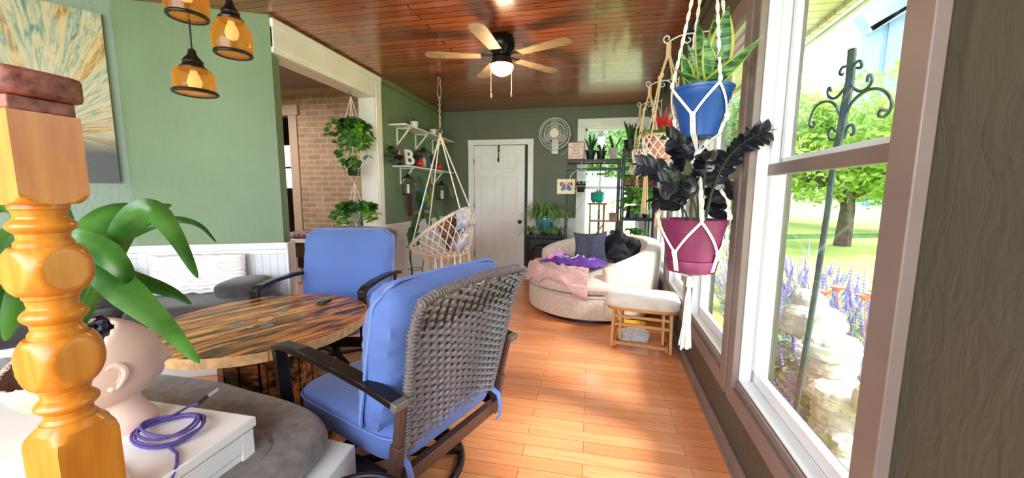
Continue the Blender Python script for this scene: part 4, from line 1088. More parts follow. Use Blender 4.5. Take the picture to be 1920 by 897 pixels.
# ------------------------------------------------------------------ jar pendants
M['amber']=glass_mat('amber_glass',(1.0,.86,.62))
_t=M['amber'].node_tree; _ms=[n for n in _t.nodes if n.type=='MIX_SHADER'][0]; _o=_t.nodes['Material Output']
_d=nd(_t,'ShaderNodeBsdfTranslucent'); _d.inputs[0].default_value=(.95,.62,.22,1); _m2=nd(_t,'ShaderNodeMixShader'); _m2.inputs[0].default_value=.28
_t.links.new(_ms.outputs[0],_m2.inputs[1]); _t.links.new(_d.outputs[0],_m2.inputs[2]); _t.links.new(_m2.outputs[0],_o.inputs[0])
M['bulb']=emit_mat('warm_bulb','#ffe6c0',.8)
def pendant(p,shape,label,top=ZC):
    t_=thing('jar_pendant',label,'pendant lamp',p,0,'amber glass jar pendant lamps')   # origin at the lower rim
    H=shape[0]
    MB().lathe([(r_,z_) for r_,z_ in shape[1]],36).build('glass_shade',M['amber'],t_,solid=.003)
    rb=shape[1][0][0]; m=MB(); m.tube([V(rb*cos(a),rb*sin(a),.004) for a in [2*pi*i/40 for i in range(40)]],.0085,8,closed=True); m.build('rim_band',M['black'],t_)
    c=MB(); rt=shape[1][-1][0]
    c.lathe([(rt+.004,H-.012),(rt+.006,H),(rt-.006,H+.012),(rt-.012,H+.022),(rt-.008,H+.030),(rt-.016,H+.042),(rt-.024,H+.052),(.018,H+.062),(.014,H+.085),(.006,H+.09),(0,H+.09)],32).build('socket_cap',M['black'],t_)
    MB().tube([V(0,0,H+.085),V(0,0,top-p.z)],.004,8).build('cord',M['black'],t_)
    b=MB(); b.lathe([(0,H-.10),(.022,H-.09),(.030,H-.065),(.022,H-.035),(.014,H-.02),(.014,H)],18); b.build('bulb',M['bulb'],t_)
    MB().lathe([(.05,top-p.z-.02),(.05,top-p.z-.001)],24).build('canopy',M['black'],t_)
straight=(.115,[(.083,0),(.080,.03),(.080,.085),(.070,.105),(.050,.115)])
barrel=(.165,[(.074,0),(.082,.03),(.086,.07),(.080,.11),(.062,.145),(.048,.165)])
p3_=aY(367,176,1.52); p2_=aY(438,103,1.62); p1_=aY(352,33,1.50)
pendant(p3_,straight,'lowest of the three amber jar pendants, straight-sided, on a long black cord')
pendant(p2_,barrel,'right-hand barrel-shaped amber jar pendant, nearest the ceiling opening')
pendant(p1_,barrel,'topmost amber jar pendant, cut off by the top of the picture')
# ------------------------------------------------------------------ hanging swing
SW=V(-1.73,4.20,0)
sg=thing('macrame_swing','white macrame hammock swing hanging on a chain near the left wall','swing',SW+V(0,0,.38))
zr_=1.93
chn=MB(); 
def link(mb,c,rx,rz,r_,rot=0,n=14):
    mb.tube([Vector(c)+V(rx*cos(a)*cos(rot),rx*cos(a)*sin(rot),rz*sin(a)) for a in [2*pi*i/n for i in range(n)]],r_,6,closed=True)
link(chn,SW+V(0,0,2.535),.016,.035,.004); link(chn,SW+V(0,0,2.42),.020,.085,.004,.5)
zc_=2.33; i=0
while zc_>2.0: link(chn,SW+V(0,0,zc_),.0095,.021,.0032,(i%2)*pi/2); zc_-=.034; i+=1
link(chn,SW+V(0,0,1.965),.028,.028,.004)
chn.build('chain',mat('steel_chain','#b5b3ae',.35,metal=.8),sg,world=True)
MB().lathe([(0,2.60),(.03,2.60),(.03,2.592),(.008,2.585),(.008,2.57),(0,2.57)],16,T(SW.x,SW.y,0)).build('ceiling_hook',mat('rusty_hook','#5a2f20',.6,metal=.4),sg,world=True)
# upper ring: tilted hoop.  measured ends: front-left low, back-right high
rc=V(-1.74,4.22,.84); ra=V(.34,0,.25); rb=V(.02,.40,.0)      # semi axes
hoop=[rc+ra*cos(a)+rb*sin(a) for a in [2*pi*i/48 for i in range(48)]]
MB().tube(hoop,.017,10,closed=True).build('upper_hoop',M['tanrope'],sg,world=True)
wr_=MB()
for i in range(0,48*4):
    a=2*pi*i/192; p=rc+ra*cos(a)+rb*sin(a); d=(-ra*sin(a)+rb*cos(a)).normalized(); fm=frame(p,d+V(.1,.1,.2))
    wr_.tube([fm@V(.0185*cos(b),.0185*sin(b),0) for b in [j*pi/3 for j in range(6)]],.003,4,closed=True)
wr_.build('hoop_wrapping',M['rope'],sg,world=True)
lc=V(-1.68,4.24,.535); la=V(.25,0,.02); lb=V(0,.27,0)
MB().tube([lc+la*cos(a)+lb*sin(a) for a in [2*pi*i/40 for i in range(40)]],.014,8,closed=True).build('seat_hoop',M['tanrope'],sg,world=True)
net=MB(); NN=26
def bsk(u,v):  # v 0 top hoop .. 1 lower hoop
    a=2*pi*u; p=rc+ra*cos(a)+rb*sin(a); q=lc+la*cos(a)+lb*sin(a); b=p*(1-v)+q*v; ctr=rc*(1-v)+lc*v
    return b+(b-ctr)*.14*sin(pi*v)
for i in range(NN):
    for s in (-1,1):
        net.tube([bsk((i+s*v*2.5)/NN,v) for v in [k/8 for k in range(9)]],.0056,5)
net.build('rope_net',M['rope'],sg,world=True)
sn=MB()
for i in range(9):
    t=-1+2*i/8; h_=sqrt(1-min(.98,t*t)); sag=lambda s_:-.07*(1-s_*s_)*(1-t*t)
    sn.tube([lc+la*t+lb*h_*s_+V(0,0,sag(s_)) for s_ in (-1,-.6,-.2,.2,.6,1)],.004,5)
    sn.tube([lc+lb*t+la*h_*s_+V(0,0,sag(s_)) for s_ in (-1,-.6,-.2,.2,.6,1)],.004,5)
sn.build('seat_net',M['rope'],sg,world=True)
ro=MB(); tp=SW+V(0,0,1.935)
for a in (150,205,335,30):
    p=rc+ra*cos(radians(a))+rb*sin(radians(a)); L_=14
    ro.tube([lerp(tp,p,k/L_) for k in range(L_+1)],.0075,7)
ro.build('suspension_rope',M['rope'],sg,world=True)
ro=MB(); ro.lathe([(0,1.955),(.012,1.95),(.020,1.92),(.016,1.88),(.012,1.86),(0,1.86)],12,T(SW.x,SW.y,0)); ro.build('rope_knot',M['tanrope'],sg,world=True)
for k in range(22):
    a=2*pi*k/22; p=lc+la*cos(a)*1.04+lb*sin(a)*1.04; f_=MB()
    L_=.165
    f_.ell(p+V(0,0,-.012),(.014,.014,.014),None,8,6)
    for j in range(7):
        b=random.uniform(0,6.28); f_.tube([p+V(0,0,-.01),p+V(.008*cos(b),.008*sin(b),-.05),p+V(.016*cos(b),.016*sin(b),-L_*random.uniform(.85,1.05))],.0045,4)
    f_.build('tassel',M['rope'] if k%3 else M['tanrope'],sg,world=True)
M['blanket']=leaf_mat('patterned_throw','#cfc6bf','#5f6f96',sc=11,rough=.9,trans=0)
M['quiltpat']=mat('tan_blue_quilt','#e9ddd0',.9,col2='#8c9cc4',vs=13)
M['brownpat']=mat('brown_animal_print','#b58a66',.9,col2='#4a342c',vs=22)
def draped(u,v):
    # over the high right rim of the hoop
    s_=(v-.5)*.5; a=radians(-38+70*u); p=rc+ra*cos(a)+rb*sin(a); out=(p-rc); out.z=0; out.normalize()
    if s_<0: q=p+out*(-.02+s_*.45)+V(0,0,.022+s_*.75)
    else: q=p+out*(.03+.03*sin(s_*9))+V(0,0,.022-s_*.85)
    return q+V(.012*noise.noise(V(u*6,v*5,2)),.015*noise.noise(V(u*5,v*7,6)),.01*noise.noise(V(u*9,v*4,6)))
o=MB().grid(draped,30,34).build('baby_blanket',M['quiltpat'],None,solid=.006); tag(o,'cream, blue and peach patterned blanket hanging over the high rim of the swing','blanket')
def inner(u,v):
    a=radians(-70+190*u); r_=v; ctr=lc+V(.02,0,.03)
    p=rc+ra*cos(a)+rb*sin(a); q=ctr*(1-r_)+p*r_
    q=q+V(0,0,-.20*r_*(1-r_)*2)*.5+V(0,0,.02)
    q+= (ctr-q)*.06
    return q+V(0,0,.022*noise.noise(V(u*7,v*7,3)))
o=MB().grid(inner,34,22).build('swing_throw',M['brownpat'],None,solid=.008); tag(o,'brown animal-print throw lining the seat of the hanging swing','blanket')
mb,(l_,c_,g)=pillow('p',M['quiltpat'],(-1.56,4.10,.60),.34,.26,.12,-50,-35,0,'white and blue patterned pillow inside the hanging swing','pillow',seed=4)
tag(mb.build('throw_pillow',M['quiltpat'],None),l_,c_)
# ------------------------------------------------------------------ wall shelves on the left wall
def shelf(z_,y0,y1,label,brz):
    s_=thing('wall_shelf',label,'shelf',(XL,(y0+y1)/2,z_),0,'white shelves on the left wall')
    d=.235; L_=(y1-y0)/2
    MB().box(0,d,-L_,L_,-.02,0).build('board',M['white'],s_,bevel=.004)
    for y in brz:
        b=MB(); yy=y-(y0+y1)/2; b.box(0.001,.014,yy-.013,yy+.013,-.23,-.02); b.box(0.001,.20,yy-.011,yy+.011,-.034,-.02); b.bar((.014,yy,-.215),(.17,yy,-.04),.02,.010,up=(0,1,0))
        b.build('bracket',M['white'],s_,bevel=.002)
    return s_
zU=aX(760,233,-2.205).z; zL=aX(766,311,-2.205).z
shelf(2.095,4.30,5.93,'upper white wall shelf holding two small white succulent pots',(4.50,5.02,5.60))
shelf(1.60,4.36,5.92,'lower white wall shelf holding lanterns, the letter B and red birds',(4.56,5.55))
def on(u,v,X): return aX(u,v,X)
for k,(u) in enumerate((777,812)):
    p=aX(u,240,-2.33); p=V(-2.33,p.y,2.0955)
    t_=thing('succulent_pot',('left succulent in a white pot on the upper shelf','right succulent in a white pot on the upper shelf')[k],'potted plant',p,0,'succulents on the upper shelf')
    pot(MB(),.046,.052,.105,rim=.004).build('pot',M['potwhite'],t_)
    mb=MB()
    for i in range(22):
        a=i*2.4; l=.075*random.uniform(.7,1.1); e=.35+.9*i/22; d=V(cos(a)*cos(e),sin(a)*cos(e),sin(e)); mb.leaf([d*0+V(0,0,.09),V(0,0,.09)+d*l*.5,V(0,0,.09)+d*l+V(0,0,.01)],.018,prof=lambda t:max(.05,1-t),fold=.3)
    mb.build('leaves',M['green2'],t_)
def lantern(p,w_,h_,label,hang=False,name='lantern'):
    t_=thing(name,label,'lantern',p)
    a=w_/2; m=MB(); m.box(-a,a,-a,a,0,.02)
    for sx in (-1,1):
        for sy in (-1,1): m.box(sx*a*.92-.004,sx*a*.92+.004,sy*a*.92-.004,sy*a*.92+.004,.02,h_*.78)
    for s in (-1,1): m.box(-a,a,s*a*.92-.002,s*a*.92+.002,h_*.40,h_*.41).box(s*a*.92-.002,s*a*.92+.002,-a,a,h_*.40,h_*.41); m.box(-.002,.002,s*a*.92-.002,s*a*.92+.002,.02,h_*.78).box(s*a*.92-.002,s*a*.92+.002,-.002,.002,.02,h_*.78)
    m.box(-a*1.05,a*1.05,-a*1.05,a*1.05,h_*.76,h_*.79); m.build('frame',M['black'],t_)
    MB().lathe([(a*1.35,h_*.79),(a*.8,h_*.86),(a*.45,h_*.92),(a*.3,h_*.97),(0,h_)],4,Matrix.Rotation(pi/4,4,'Z')).build('roof',M['black'],t_,smooth=False)
    rg=MB(); link(rg,V(0,0,h_+.018),.02,.022,.003); rg.build('ring',M['black'],t_)
    MB().lathe([(0,.02),(a*.42,.02),(a*.42,h_*.5),(0,h_*.5)],16).build('candle',mat('cream_wax','#efe6d2',.5),t_)
    MB().box(-a*.88,a*.88,-a*.88,a*.88,.021,h_*.755).build('panes',M['glass'],t_)
    return t_
zl=1.6005
y_=lambda u,X=-2.33: aX(u,300,X).y
sgp=V(-2.31,y_(750,-2.31),zl)
t_=thing('snow_globe_goblet','small glass dome on a dark footed base left of the letter B','ornament',sgp)
MB().lathe([(0,0),(.045,0),(.04,.01),(.012,.03),(.012,.055),(.04,.075),(.055,.10),(.05,.115),(0,.115)],24).build('base',M['bronze'],t_)
MB().lathe([(.045,.115),(.047,.17),(.042,.21),(.02,.235),(0,.24)],24).build('dome',M['glass'],t_)
MB().ell((0,0,.16),(.02,.02,.04),None,10,8,nz=.2).build('figurine',mat('painted_figure','#8c3b58',.5),t_)
# letter B
def textmesh(mb_name,txt,size,m_,parent,mx,ext=.002,world=True,align='CENTER',bold=0):
    cu=bpy.data.curves.new('t','FONT'); cu.body=txt; cu.size=size; cu.extrude=ext; cu.align_x=align; cu.align_y='CENTER'; cu.offset=bold; cu.space_line=1.0
    ob=bpy.data.objects.new('t',cu); C.objects.link(ob); dg=bpy.context.evaluated_depsgraph_get(); me=bpy.data.meshes.new_from_object(ob.evaluated_get(dg)); 
    bpy.data.objects.remove(ob); mb=MB(mx); mb.add([v.co.copy() for v in me.vertices],[tuple(p.vertices) for p in me.polygons]); bpy.data.meshes.remove(me)
    return mb.build(mb_name,m_,parent,world=world,smooth=False)
lb_=textmesh('letter_b','B',.27,M['white'],None,T(-2.30,y_(767,-2.30),zl+.102)@RZ(62)@RX(82),ext=.012,world=False,bold=.004)
tag(lb_,'white block letter B standing on the lower wall shelf','letter')
lantern(V(-2.33,y_(795),zl),.155,.30,'large black metal lantern standing on the lower wall shelf')
def bird(u,X,label,s=1):
    t_=thing('bird_figurine',label,'figurine',V(X,aX(u,305,X).y,zl),radians(-40),'red bird figurines on the lower shelf')
    MB().ell((0,0,.05*s),(.058*s,.045*s,.05*s),None,20,14).lathe([(.02*s,0),(.02*s,.01)],8).build('body',M['redpaint'] if 'redpaint' in M else M.setdefault('redpaint',mat('glossy_red','#c3202c',.25,coat=.4)),t_)
    MB().ell((.035*s,0,.09*s),(.03*s,.028*s,.028*s),None,14,10).lathe([(.012*s,0),(0,.03*s)],8,T(.025*s,0,.11*s)@RY(-20)).build('head',M['redpaint'],t_)
    MB().lathe([(.008*s,0),(0,.02*s)],8,T(.06*s,0,.088*s)@RY(90)).build('beak',mat('beak_orange','#e08a2a',.4),t_)
    MB().bar((-.04*s,0,.05*s),(-.10*s,0,.035*s),.03*s,.012*s).build('tail',M['redpaint'],t_)
bird(787,-2.245,'left red bird figurine in front of the big shelf lantern'); bird(822,-2.26,'right red bird figurine near the end of the lower shelf')
tag(MB().lathe([(0,0),(.02,0),(.035,.02),(.04,.045),(.03,.07),(.012,.08),(0,.08)],18,T(-2.26,y_(808,-2.26),zl)).build('ornament',mat('blue_white_glaze','#d8dcea',.25,col2='#33508c',vs=30)),'small blue and white painted jar on the lower shelf between the red birds','ornament')
for (u,n_,l_) in ((735,26,'dark leafy garland sprig left on the lower shelf behind the glass dome'),(782,46,'dark leafy sprig behind the big shelf lantern'),(815,40,'dark leafy sprig at the right part of the lower shelf')):
    c=V(-2.385,aX(u,285,-2.385).y,zl); mb=MB()
    for i in range(n_):
        p=c+V(random.uniform(-.02,.05),random.uniform(-.14,.14),random.uniform(0.01,.22)); a=random.uniform(0,6.28); ovate(mb,p,V(cos(a)*.4,cos(a),sin(a)),V(1,0,.3),.06,.03)
    for k in range(5): mb.tube(bez(c,c+V(.02,random.uniform(-.1,.1),.1),c+V(.02,random.uniform(-.15,.15),.2),6),.002,4)
    tag(mb.build('garland_sprig',leaf_mat('dark_garland','#1c2a1c','#31452c',trans=0),None),l_,'garland')
# lanterns hanging below the lower shelf
p=V(-2.27,aX(765,340,-2.27).y,1.235); lantern(p,.105,.27,'black lantern hanging under the near end of the lower wall shelf')
tag(MB().tube([p+V(0,0,.29),p+V(0,.01,.33),p+V(0,-.005,.345)],.003,6).build('lantern_hook',M['iron']),'small hook holding the near hanging lantern','hook')
p=V(-2.27,aX(828,340,-2.27).y,1.15); lantern(p,.13,.30,'black lantern hanging under the far end of the lower wall shelf, behind the swing ropes')
tag(MB().tube([p+V(0,0,.32),p+V(0,.01,.40),p+V(0,-.005,.43)],.003,6).build('lantern_hook',M['iron']),'small hook holding the far hanging lantern','hook')
# framed picture
fy0,fy1=4.80,5.50
fp=thing('framed_picture','gold-framed picture with a blue image low on the left wall','picture',(XL+.002,(fy0+fy1)/2,.96))
hw=(fy1-fy0)/2; m=MB()
for (a,b,c,d) in ((-hw,hw,0,.045),(-hw,hw,.40,.445),(-hw,-hw+.045,0,.445),(hw-.045,hw,0,.445)): m.box(0,.03,a,b,c,d)
m.build('frame',mat('aged_gold','#b98d3e',.35,metal=.4,var=.2),fp,bevel=.006)
MB().box(.004,.010,-hw+.04,hw-.04,.04,.405).build('image',mat('blue_print','#2c8fc4',.3,col2='#17324f',vs=3),fp)
MB().box(0,.045,-hw-.05,-hw-.002,-.01,.43).build('side_plank',mat('dark_red_wood','#5b2a1b',.5),fp)
tag(MB().ell((XL+.05,5.0,1.435),(.022,.03,.024),None,14,8).build('decor_egg',M['potwhite']),'small white shell resting on top of the gold frame','ornament')
# monstera on a wire stand
mp_=V(-2.16,4.36,0)
ws=thing('wire_plant_stand','tall wrought wire plant stand behind the swing','plant stand',mp_)
for k in range(3):
    a=radians(30+120*k); d=V(cos(a),sin(a),0)
    MB().tube([d*.10+V(0,0,.58),d*.125+V(0,0,.45),d*.085+V(0,0,.30),d*.10+V(0,0,.12),d*.125+V(0,0,.03),d*.155+V(0,0,.006),d*.18+V(0,0,.02),d*.175+V(0,0,.045)],.006,8).build('leg',M['iron'] if False else M['blackmetal'],ws)
m=MB(); m.tube([V(.10*cos(a),.10*sin(a),.58) for a in [2*pi*i/28 for i in range(28)]],.006,6,closed=True).tube([V(.09*cos(a),.09*sin(a),.30) for a in [2*pi*i/28 for i in range(28)]],.004,6,closed=True); m.bar((-.1,0,.578),(.1,0,.578),.008,.004).bar((0,-.1,.578),(0,.1,.578),.008,.004); m.build('ring',M['blackmetal'],ws)
mo=thing('monstera_plant','large-leaved monstera in a green pot on the wire stand','potted plant',mp_+V(0,0,.583))
pot(MB(),.075,.098,.17).build('pot',mat('green_plastic','#1f7a52',.4),mo)
def split_leaf(p,d,L,W_,mt):
    """heart-shaped blade with notched margin"""
    d=Vector(d).normalized(); up=V(0,0,1); s_=d.cross(up).normalized() if abs(d.z)<.95 else V(0,1,0); nrm=s_.cross(d)
    mb=MB(); N=34; pts=[]
    for i in range(N):
        t=2*pi*i/N; r_=1.0
        hx=.5-.5*cos(t); y=sin(t)*(.62+.38*(1-hx))*.62
        if hx<.12: hx-=.16*abs(sin(t))
        notch=1-.28*(1 if (i%5==3 and .25<hx<.9) else 0)
        pts.append((hx*L, y*W_*notch))
    c=Vector(p)+d*L*.45; vs=[c]+[Vector(p)+d*x+s_*y-nrm*(.25*(y*y)/W_+.12*x*x/L) for x,y in pts]
    mb.add(vs,[(0,1+i,1+(i+1)%N) for i in range(N)]); return mb
base=mp_+V(0,0,.74)
for (u,v,X_,L_,dx,dy,dz_,cl) in ((783,372,-2.28,.24,.1,-.35,-1,'green2'),(797,375,-2.22,.21,.3,.1,-1,'green1'),(801,415,-2.2,.20,.2,0,-1,'green2'),(778,418,-2.1,.25,-.3,-.5,-1,'green2'),(843,365,-2.2,.19,.6,.2,-1,'green1'),(790,400,-2.25,.18,-.2,.4,-.9,'green2'),(815,412,-2.2,.15,.7,.3,-.7,'green2'),(770,440,-2.08,.18,-.5,-.2,-.8,'green2'),(786,345,-2.3,.2,.2,-.2,-.8,'green2')):
    p=aX(u,v-14,X_); 
    st2=MB().tube(bez(base,base+V((p.x-base.x)*.2,(p.y-base.y)*.2,(p.z-base.z)*.9),p,8),.004,5).build('stem',M['green2'],mo,world=True)
    split_leaf(p,(dx*.3,dy*.3,dz_),L_,L_*.95,cl).build('leaf',M[cl],mo,world=True)
# ------------------------------------------------------------------ bench, pots and hanger in the cased opening
fb=thing('window_bench','white-framed wooden bench with a purple patterned pad in front of the brick wall','bench',(-3.45,4.40,0))
MB().box(-4.05,-2.72,4.22,4.58,.60,.65).build('seat_board',M['white'],fb,world=True,bevel=.004)
MB().box(-4.02,-2.75,4.24,4.27,.40,.60).box(-4.02,-2.75,4.5,4.55,.2,.6).build('apron',mat('bench_brown','#3b241b',.5),fb,world=True)
for (x,y) in ((-4.02,4.25),(-2.78,4.25),(-4.02,4.55),(-2.78,4.55)): MB().box(x-.03,x+.03,y-.03,y+.03,0,.60).build('leg',M['white'],fb,world=True)
tag(MB().ell((-3.42,4.40,.69),(.62,.17,.045),None,60,12,.5,.3,nz=.1,nsc=9).build('bench_pad',mat('purple_medallion_print','#3a2140',.9,col2='#c9a2a8',vs=26)),'dark purple medallion-print pad on the bench by the brick wall','cushion')
wp=thing('white_planter','large white metal planter with black scroll ornament on the bench pad','planter',(-3.05,4.42,.735))
MB().lathe([(0,0),(.125,0),(.13,.005),(.155,.22),(.162,.225),(.162,.235),(.148,.235),(.14,.2),(0,.2)],36).build('pot',M['potwhite'],wp)
m=MB()
for s in (-1,1):
    c=V(.02+s*.045,-.148,.07); m.tube(spiral(c,.034,.008,200 if s>0 else -20,-160 if s>0 else 340,(s,0,0),(0,.12,1)),.005,5)
m.build('scroll',M['black'],wp)
vines((0,0,.2),16,.20,wp,'green1',leafL=.075,world=False,spread=.15,down=.5,k=5)
tag(MB().box(-4.36,-4.16,4.18,4.30,.50,.62).box(-4.35,-4.17,4.19,4.29,.0,.5).build('plastic_bin',mat('turquoise_plastic','#18b7c4',.4)),'turquoise plastic storage bin beyond the nook wall','bin')
wc_=thing('white_slat_stand','small white slatted stand beside the cased opening','stand',(-2.78,4.10,0))
for k in range(4): MB().box(-2.90+.07*k,-2.875+.07*k,4.08,4.10,.1,.74).build('slat',M['white'],wc_,world=True)
MB().box(-2.92,-2.62,4.06,4.12,.74,.765).build('top_bar',M['white'],wc_,world=True)
# triple hanger
hx_=-2.52; HG=aX(657,172,hx_); 
hg_=thing('macrame_hanger','three-tier white macrame plant hanger in the cased opening','plant hanger',(hx_,HG.y,.78))
m=MB(); m.tube(arc((hx_,HG.y,2.29),.018,-60,200,10,('y','z'))+[V(hx_,HG.y-.018,2.33)],.003,6); m.build('ceiling_hook',M['iron'],hg_,world=True)
tiers=[(1.86,.075,.13),(1.44,.085,.16),(1.00,.075,.11)]
m=MB(); top=V(hx_,HG.y,2.27)
def cradle(mb,c,r_,z0,z1,top,bot,n=4,rr=.0035,a0=.4,diamond=True):
    """cords from a top knot round a pot to a knot below"""
    c=Vector(c)
    for k in range(n):
        a=a0+2*pi*k/n; rim=V(c.x+r_*1.06*cos(a),c.y+r_*1.06*sin(a),z1)
        kn=V(c.x+r_*1.03*cos(a),c.y+r_*1.03*sin(a),z1-(z1-z0)*.12)
        mb.tube([top,lerp(top,rim,.5),rim,kn],rr,6)
        if diamond:
            for s in (-1,1):
                b=a+s*pi/n; lowk=V(c.x+r_*.95*cos(b),c.y+r_*.95*sin(b),z0+(z1-z0)*.35)
                mid=V(c.x+r_*1.02*cos(a+s*pi/n/2),c.y+r_*1.02*sin(a+s*pi/n/2),(kn.z+lowk.z)/2)
                mb.tube([kn,mid,lowk],rr,6)
                mb.tube([lowk,V(c.x+r_*.80*cos(b),c.y+r_*.80*sin(b),z0-.004),bot],rr,6)
            b=a+pi/n; mb.ell((c.x+r_*.98*cos(b),c.y+r_*.98*sin(b),z0+(z1-z0)*.35),(rr*2.4,)*3,None,8,6)
        else: mb.tube([kn,V(c.x+r_*.85*cos(a),c.y+r_*.85*sin(a),z0-.004),bot],rr,6)
prev=top
for i,(zb,r_,h_) in enumerate(tiers):
    bot=V(hx_,HG.y,zb-.07); cradle(m,(hx_,HG.y,0),r_,zb,zb+h_,prev,bot); prev=bot
for j in range(12):
    a=random.uniform(0,6.28); m.tube([prev,prev+V(.008*cos(a),.008*sin(a),-.04),prev+V(.014*cos(a),.014*sin(a),-.27*random.uniform(.9,1))],.003,4)
m.build('cords',M['rope'],hg_,world=True)
for i,(zb,r_,h_) in enumerate(tiers):
    t_=thing('hanging_pothos',('pothos in a black pot, top tier of the hanger in the opening','dark green pot in the middle tier of the hanger in the opening','pothos in a pale green pot, lowest tier of the hanger in the opening')[i],'potted plant',(hx_,HG.y,zb+.001))
    pot(MB(),r_*.72,r_,h_).build('pot',(M['potblack'],mat('bottle_green_plastic','#1f3a30',.35),mat('sage_ceramic','#7fa58a',.4))[i],t_)
    if i==0: vines((0,0,h_),20,.36,t_,'green1',leafL=.085,world=False,spread=.15); 
    if i==0: vines((0,0,h_),10,.05,t_,'green2',leafL=.08,world=False,spread=.10)
    if i==1: vines((0,0,h_),3,.14,t_,'green1',leafL=.06,world=False,spread=.09)
    if i==2: vines((0,0,h_),15,.18,t_,'green1',leafL=.075,world=False,spread=.15); vines((0,0,h_),10,.05,t_,'green2',leafL=.08,world=False,spread=.12)
# painting
pa=thing('abstract_painting','tall abstract canvas of teal, ochre and grey feathery strokes on the left wall','painting')
pr_=aY(226,343,1.9)
# right edge on wall plane P1->P2
def wallhit(u,v,P,d,nr,offn=.0):
    r=ray(u,v); P_=P+nr*offn; k=((P_-CP).dot(nr))/r.dot(nr); return CP+r*k
e=wallhit(226,343,P1,d2,n2,.02); s0=(e-P1).dot(d2); zb=e.z
pa.location=P1+d2*(s0+.35)+V(0,0,zb); pa.rotation_euler=(0,0,a2); ROOT[pa.name]=Matrix.Translation(pa.location)@Matrix.Rotation(a2,4,'Z')
sg_=1 if V(-sin(a2),cos(a2),0).dot(n2)>0 else -1
def paintmat():
    m,t,b=newmat('feathery_painting'); c=t.nodes.new('ShaderNodeTexCoord')
    mp=nd(t,'ShaderNodeMapping'); t.links.new(c.outputs['Object'],mp.inputs[0]); mp.inputs['Location'].default_value=(.05,0,-.34)
    sp=nd(t,'ShaderNodeSeparateXYZ'); t.links.new(mp.outputs[0],sp.inputs[0])
    at=nd(t,'ShaderNodeMath',operation='ARCTAN2'); t.links.new(sp.outputs['Z'],at.inputs[0]); t.links.new(sp.outputs['X'],at.inputs[1])
    ln=nd(t,'ShaderNodeVectorMath',operation='LENGTH'); t.links.new(mp.outputs[0],ln.inputs[0])
    cb_=nd(t,'ShaderNodeCombineXYZ'); m1=nd(t,'ShaderNodeMath',operation='MULTIPLY'); t.links.new(at.outputs[0],m1.inputs[0]); m1.inputs[1].default_value=11
    m2=nd(t,'ShaderNodeMath',operation='MULTIPLY'); t.links.new(ln.outputs['Value'],m2.inputs[0]); m2.inputs[1].default_value=2.2
    t.links.new(m1.outputs[0],cb_.inputs[0]); t.links.new(m2.outputs[0],cb_.inputs[1])
    n=nd(t,'ShaderNodeTexNoise',Scale=1.6,Detail=8.0,Roughness=.75,Distortion=1.6); t.links.new(cb_.outputs[0],n.inputs['Vector'])
    n2_=nd(t,'ShaderNodeTexNoise',Scale=.55,Detail=3.0); t.links.new(cb_.outputs[0],n2_.inputs['Vector'])
    A=ramp(t,n.outputs['Fac'],[(.25,hexc('#3d3a33')),(.38,hexc('#5f8f8a')),(.5,hexc('#b7b69a')),(.60,hexc('#cfc4a4')),(.72,hexc('#8a6a3a'))])
    B=ramp(t,n.outputs['Fac'],[(.3,hexc('#3a2a1c')),(.45,hexc('#a27a3e')),(.6,hexc('#d9c28c')),(.75,hexc('#6b4a24'))])
    col=mix(t,ramp(t,n2_.outputs['Fac'],[(.50,0.0),(.62,1.0)]),A,B)
    g=ramp(t,sp.outputs['Z'],[(0.0,1.0),(.02,0.0)]) 
    mr_=nd(t,'ShaderNodeMapRange'); t.links.new(sp.outputs['Z'],mr_.inputs[0]); mr_.inputs[1].default_value=-.14; mr_.inputs[2].default_value=.02
    col=mix(t,mr_.outputs[0],hexc('#4b5054'),col); t.links.new(col,b.inputs['Base Color']); b.inputs['Roughness'].default_value=.45
    bump(t,b,n.outputs['Fac'],.3,.005); return m
MB().box(-.35,.35,0 if sg_>0 else -.03,.03 if sg_>0 else 0,0,1.15).build('canvas',paintmat(),pa)

# ------------------------------------------------------------------ wall fan
wf=thing('wall_fan','round white wall-mounted fan on the green far wall','fan',aY(1040,251,5.93)); wf.rotation_euler=(0,0,0)
ring_=lambda r_,y_,n=48:[V(r_*cos(a),y_,r_*sin(a)) for a in [2*pi*i/n for i in range(n)]]
m=MB()
for r_,y_ in ((.235,0),(.20,-.045),(.15,-.058),(.10,-.064),(.235,.03),(.17,.06)): m.tube(ring_(r_,y_),.0035 if r_<.23 else .006,6,closed=True)
for i in range(48):
    a=2*pi*i/48; m.tube([V(.235*cos(a),0,.235*sin(a)),V(.20*cos(a),-.045,.20*sin(a)),V(.06*cos(a),-.066,.06*sin(a))],.0016,4)
m.build('guard',M['vinyl'],wf)
MB().lathe([(0,-.075),(.068,-.075),(.072,-.065),(.05,-.05),(0,-.05)],28,RX(90)@Matrix.Scale(-1,4,(0,0,1))).build('centre_cap',mat('ivory_plastic','#efe3d2',.4),wf)
fb_=MB()
for k in range(3):
    a=2*pi*k/3+.4; mr=Matrix.Rotation(a,4,'Y')
    fb_.prism([(.03,-.02),(.12,-.085),(.19,-.06),(.205,.0),(.16,.05),(.03,.03)],-.002,.002,mr@RX(90)@Matrix.Rotation(.35,4,'X'))
fb_.build('blades',mat('translucent_grey_blade','#a9a59a',.3),wf)
MB().box(-.045,.045,.03,.165,-.06,.05).build('motor',M['vinyl'],wf,bevel=.01)
MB().box(-.05,.05,.10,.168,-.29,-.05).tube([V(.0,-.0,-.24),V(-.05,-.02,-.26),V(-.03,-.02,-.30),V(.03,-.02,-.30),V(.05,-.02,-.26),V(0,0,-.24)],.005,6).tube(bez((.04,.14,-.28),(.14,.14,-.34),(.2,.15,-.20),8),.004,6).build('bracket',M['vinyl'],wf,bevel=.004)
